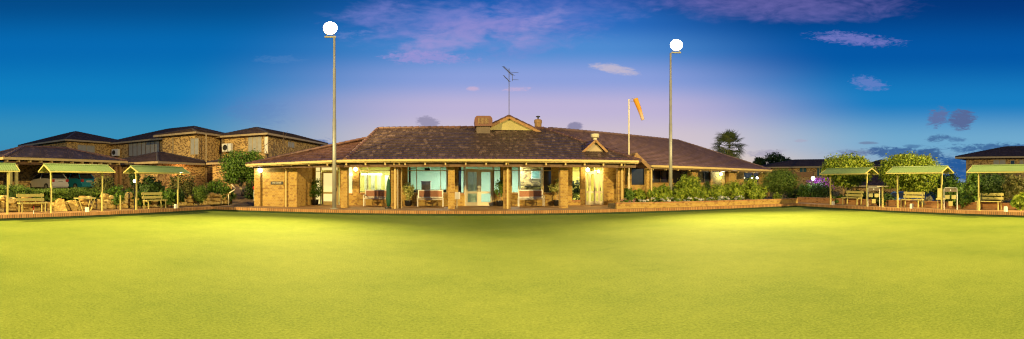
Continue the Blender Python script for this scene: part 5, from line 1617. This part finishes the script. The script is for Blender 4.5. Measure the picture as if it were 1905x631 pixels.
# ------------------------------------------------------------------ right buildings
e = empty('terrace_house', (0, 0, 0)); B_ = e
A1, A2_ = pol(1405, 66), pol(1625, 62)
ang = math.atan2(A2_.y - A1.y, A2_.x - A1.x); L_ = (A2_ - A1).length
RF = Frame((A1.x, A1.y), ang)
e.location = (A1.x, A1.y, 0); e.rotation_euler = (0, 0, ang)
zr = zat(309, 62)
block(0, L_ + 1, 0, 9, -.6, zr, R(14), par=e)
for a_, b_, m_ in ((1488, 1500, 'dglass'), (1520, 1529, 'dglass')):
    x0, x1 = RF.S(a_, .55), RF.S(b_, .55); d_ = RF.w(x0, .55).length
    w_ = MB().box(x0, x1, .54, .57, zat(330, d_), zat(328.5, d_)).box(x0, x1, .54, .57, zat(313, d_), zat(312, d_)).box((x0 + x1) / 2 - .04, (x0 + x1) / 2 + .04, .54, .57, zat(328.5, d_), zat(313, d_)).build('window', M['beige'], e)
    MB().box(x0, x1, .57, .59, zat(329, d_), zat(312.5, d_)).build('pane', plain('teal_window_glass', (.03, .10, .12), .2, .2, 2), w_)
tag(e, 'brick house with long dark blue tiled roof beyond the globe tree', 'house')
# its pergola beam
e = empty('pergola', (0, 0, 0)); q1, q2 = pol(1470, 48), pol(1513, 47)
zz = zat(325, 47)
MB().bar((q1.x, q1.y, zz), (q2.x, q2.y, zz), .2, .55).build('beam', M['brownwood'], e)
for q_ in (pol(1479, 47.6), pol(1510, 47.2)): MB().box(q_.x - .2, q_.x + .2, q_.y - .2, q_.y + .2, -.6, zz - .28).build('post', M['brick'], e)
tag(e, 'brown beam on brick posts behind the globe tree', 'pergola')
# lower dark roof between the trees
e = empty('shed_building', (0, 0, 0)); q_ = pol(1625, 50)
e.location = (q_.x, q_.y, -.6); e.rotation_euler = (0, 0, -az(1625))
zz = zat(345, 50) + .6
block(-4, 4, 0, 7, 0, zz, R(24), par=e); tag(e, 'low building with dark tiled roof between the two round trees', 'building')
e = empty('tall_house', (0, 0, 0)); q_ = pol(1612, 66); e.location = (q_.x, q_.y, -.6); e.rotation_euler = (0, 0, -az(1612))
block(-1.5, 6, 0, 8, 0, zat(311, 66) + .6, R(18), par=e); tag(e, 'dark roofed two storey house glimpsed between the round trees', 'house')
# right flats
e = empty('corner_flats', (0, 0, 0))
Ra, Rb = pol(1786, 48), pol(1990, 46)
ang = math.atan2(Rb.y - Ra.y, Rb.x - Ra.x); RFr = Frame((Ra.x, Ra.y), ang); e.location = (Ra.x, Ra.y, 0); e.rotation_euler = (0, 0, ang)
zr = zat(291, 47)
block(-.5, 14, 0, 9, -.6, zr, R(16), .9, par=e)
for a_, b_, y0_, y1_, m_, k_ in ((1848, 1871, 298, 316, 'blind', 2), (1880, 1888, 299, 306, 'dglass', 1), (1897, 1912, 298, 316, 'blind', 2)):
    x0, x1 = RFr.S(a_, .88), RFr.S(b_, .88); d_ = RFr.w(x0, .88).length
    w_ = MB()
    for i in range(k_ + 1): xx = x0 + (x1 - x0) * i / k_; w_.box(xx - .04, xx + .04, .84, .87, zat(y1_, d_), zat(y0_, d_))
    w_.box(x0 - .04, x1 + .04, .83, .87, zat(y0_, d_), zat(y0_, d_) + .06).box(x0 - .04, x1 + .04, .83, .87, zat(y1_, d_) - .06, zat(y1_, d_))
    w_ = w_.build('window', M['beige'], e); MB().box(x0, x1, .872, .89, zat(y1_, d_), zat(y0_, d_)).build('pane', M[m_], w_)
MB().tube([(RFr.S(1801, .8), .8, zr - .15), (RFr.S(1801, .8), .8, -.6)], .05, 6).build('downpipe', M['beige'], e)
tag(e, 'two storey brick flats with dark roof at the far right', 'apartment building')

# palm tree
def palm():
    d = 52; q_ = pol(1357, d); e = empty('palm_tree', (q_.x, q_.y, -.6))
    zc = zat(274, d) + .6
    MB().tube([(0, 0, 0), (.05, 0, zc * .5), (0, 0, zc - .3)], [.42, .34, .36], 10).build('trunk', M['dtrunk'], e)
    g_ = MB(); rr = random.Random(6)
    for i in range(46):
        a_ = i * 2.39996 + rr.uniform(-.2, .2); el = 1.45 - 2.35 * (i / 45) + rr.uniform(-.15, .15)
        L1 = rr.uniform(.95, 1.3)
        dr = Vector((math.cos(a_) * math.cos(el), math.sin(a_) * math.cos(el), math.sin(el)))
        c0 = Vector((0, 0, zc)); c1 = c0 + dr * L1
        g_.bar(c0, c1, .035, .02)
        side = dr.cross(Vector((0, 0, 1)))
        side = side.normalized() if side.length > .05 else Vector((1, 0, 0))
        up_ = side.cross(dr)
        tw_ = rr.uniform(-.5, .5); side = (side * math.cos(tw_) + up_ * math.sin(tw_)).normalized(); up_ = side.cross(dr)
        R_ = rr.uniform(1.1, 1.4)
        for k_ in range(15):
            t_ = R(-98 + 14 * k_)
            v_ = (dr * math.cos(t_) + side * math.sin(t_))
            R2_ = R_ * (.75 + .25 * math.cos(t_)) * rr.uniform(.9, 1.08)
            tip = c1 + v_ * R2_ + Vector((0, 0, -.16 * R2_))
            wd = (side * math.cos(t_) - dr * math.sin(t_)) * .055
            m_ = c1 + v_ * R2_ * .5 + up_ * .03
            g_.face([c1, m_ + wd, tip, m_ - wd])
    g_.build('crown', leaf('palm_fronds', [(.05, .075, .02), (.12, .15, .04), (.18, .19, .06)]), e)
    tag(e, 'fan palm standing behind the right wing roof', 'palm tree')
palm()
# distant trees
def far_tree(px, d, py_t, py_b, hw_, lb, kind='dark', n=2600):
    hh_ = (py_b - py_t) / 2; cy = (py_t + py_b) / 2
    tree(px, d, -.6, [(px, cy, hw_ * .8, hh_ * .9, 0), (px - hw_ * .5, cy + hh_ * .3, hw_ * .5, hh_ * .6, 0), (px + hw_ * .5, cy + hh_ * .2, hw_ * .5, hh_ * .7, 0)], n, kind, lb, .25, .16, group='distant trees', seed=int(px), trunk='dtrunk')
far_tree(1442, 80, 283, 312, 22, 'dark tree on the skyline right of the palm, largest of its row')
far_tree(1412, 82, 292, 312, 12, 'small dark tree on the skyline right next to the palm')
far_tree(1466, 84, 294, 310, 10, 'dark tree at the right end of the skyline row', n=1200)
# low far hedge masses closing the view at right and left
shrub(1760, 312, 378, 30, 36, 'dark', 'dark hedge mass beyond the right scoreboard', 'shrub', SR, 2600, size=.12)
shrub(1840, 318, 372, 44, 33, 'dark', 'broad dark hedge below the right flats', 'shrub', SR, 3800, size=.12)
shrub(1500, 345, 378, 40, 42, 'dark', 'dark shrub mass below the pergola', 'shrub', SR, 2600, size=.12)
shrub(1640, 356, 380, 60, 42, 'dark', 'dark hedge behind the blue car', 'shrub', SR, 2600, size=.12)
# car park road on the right
g = MB().prism([(24, 12), (60, 5), (60, 45), (24, 38)], -.6, -.594)
struct(g.build('road', plain('asphalt', (.05, .05, .05), .9, .2, 3)))
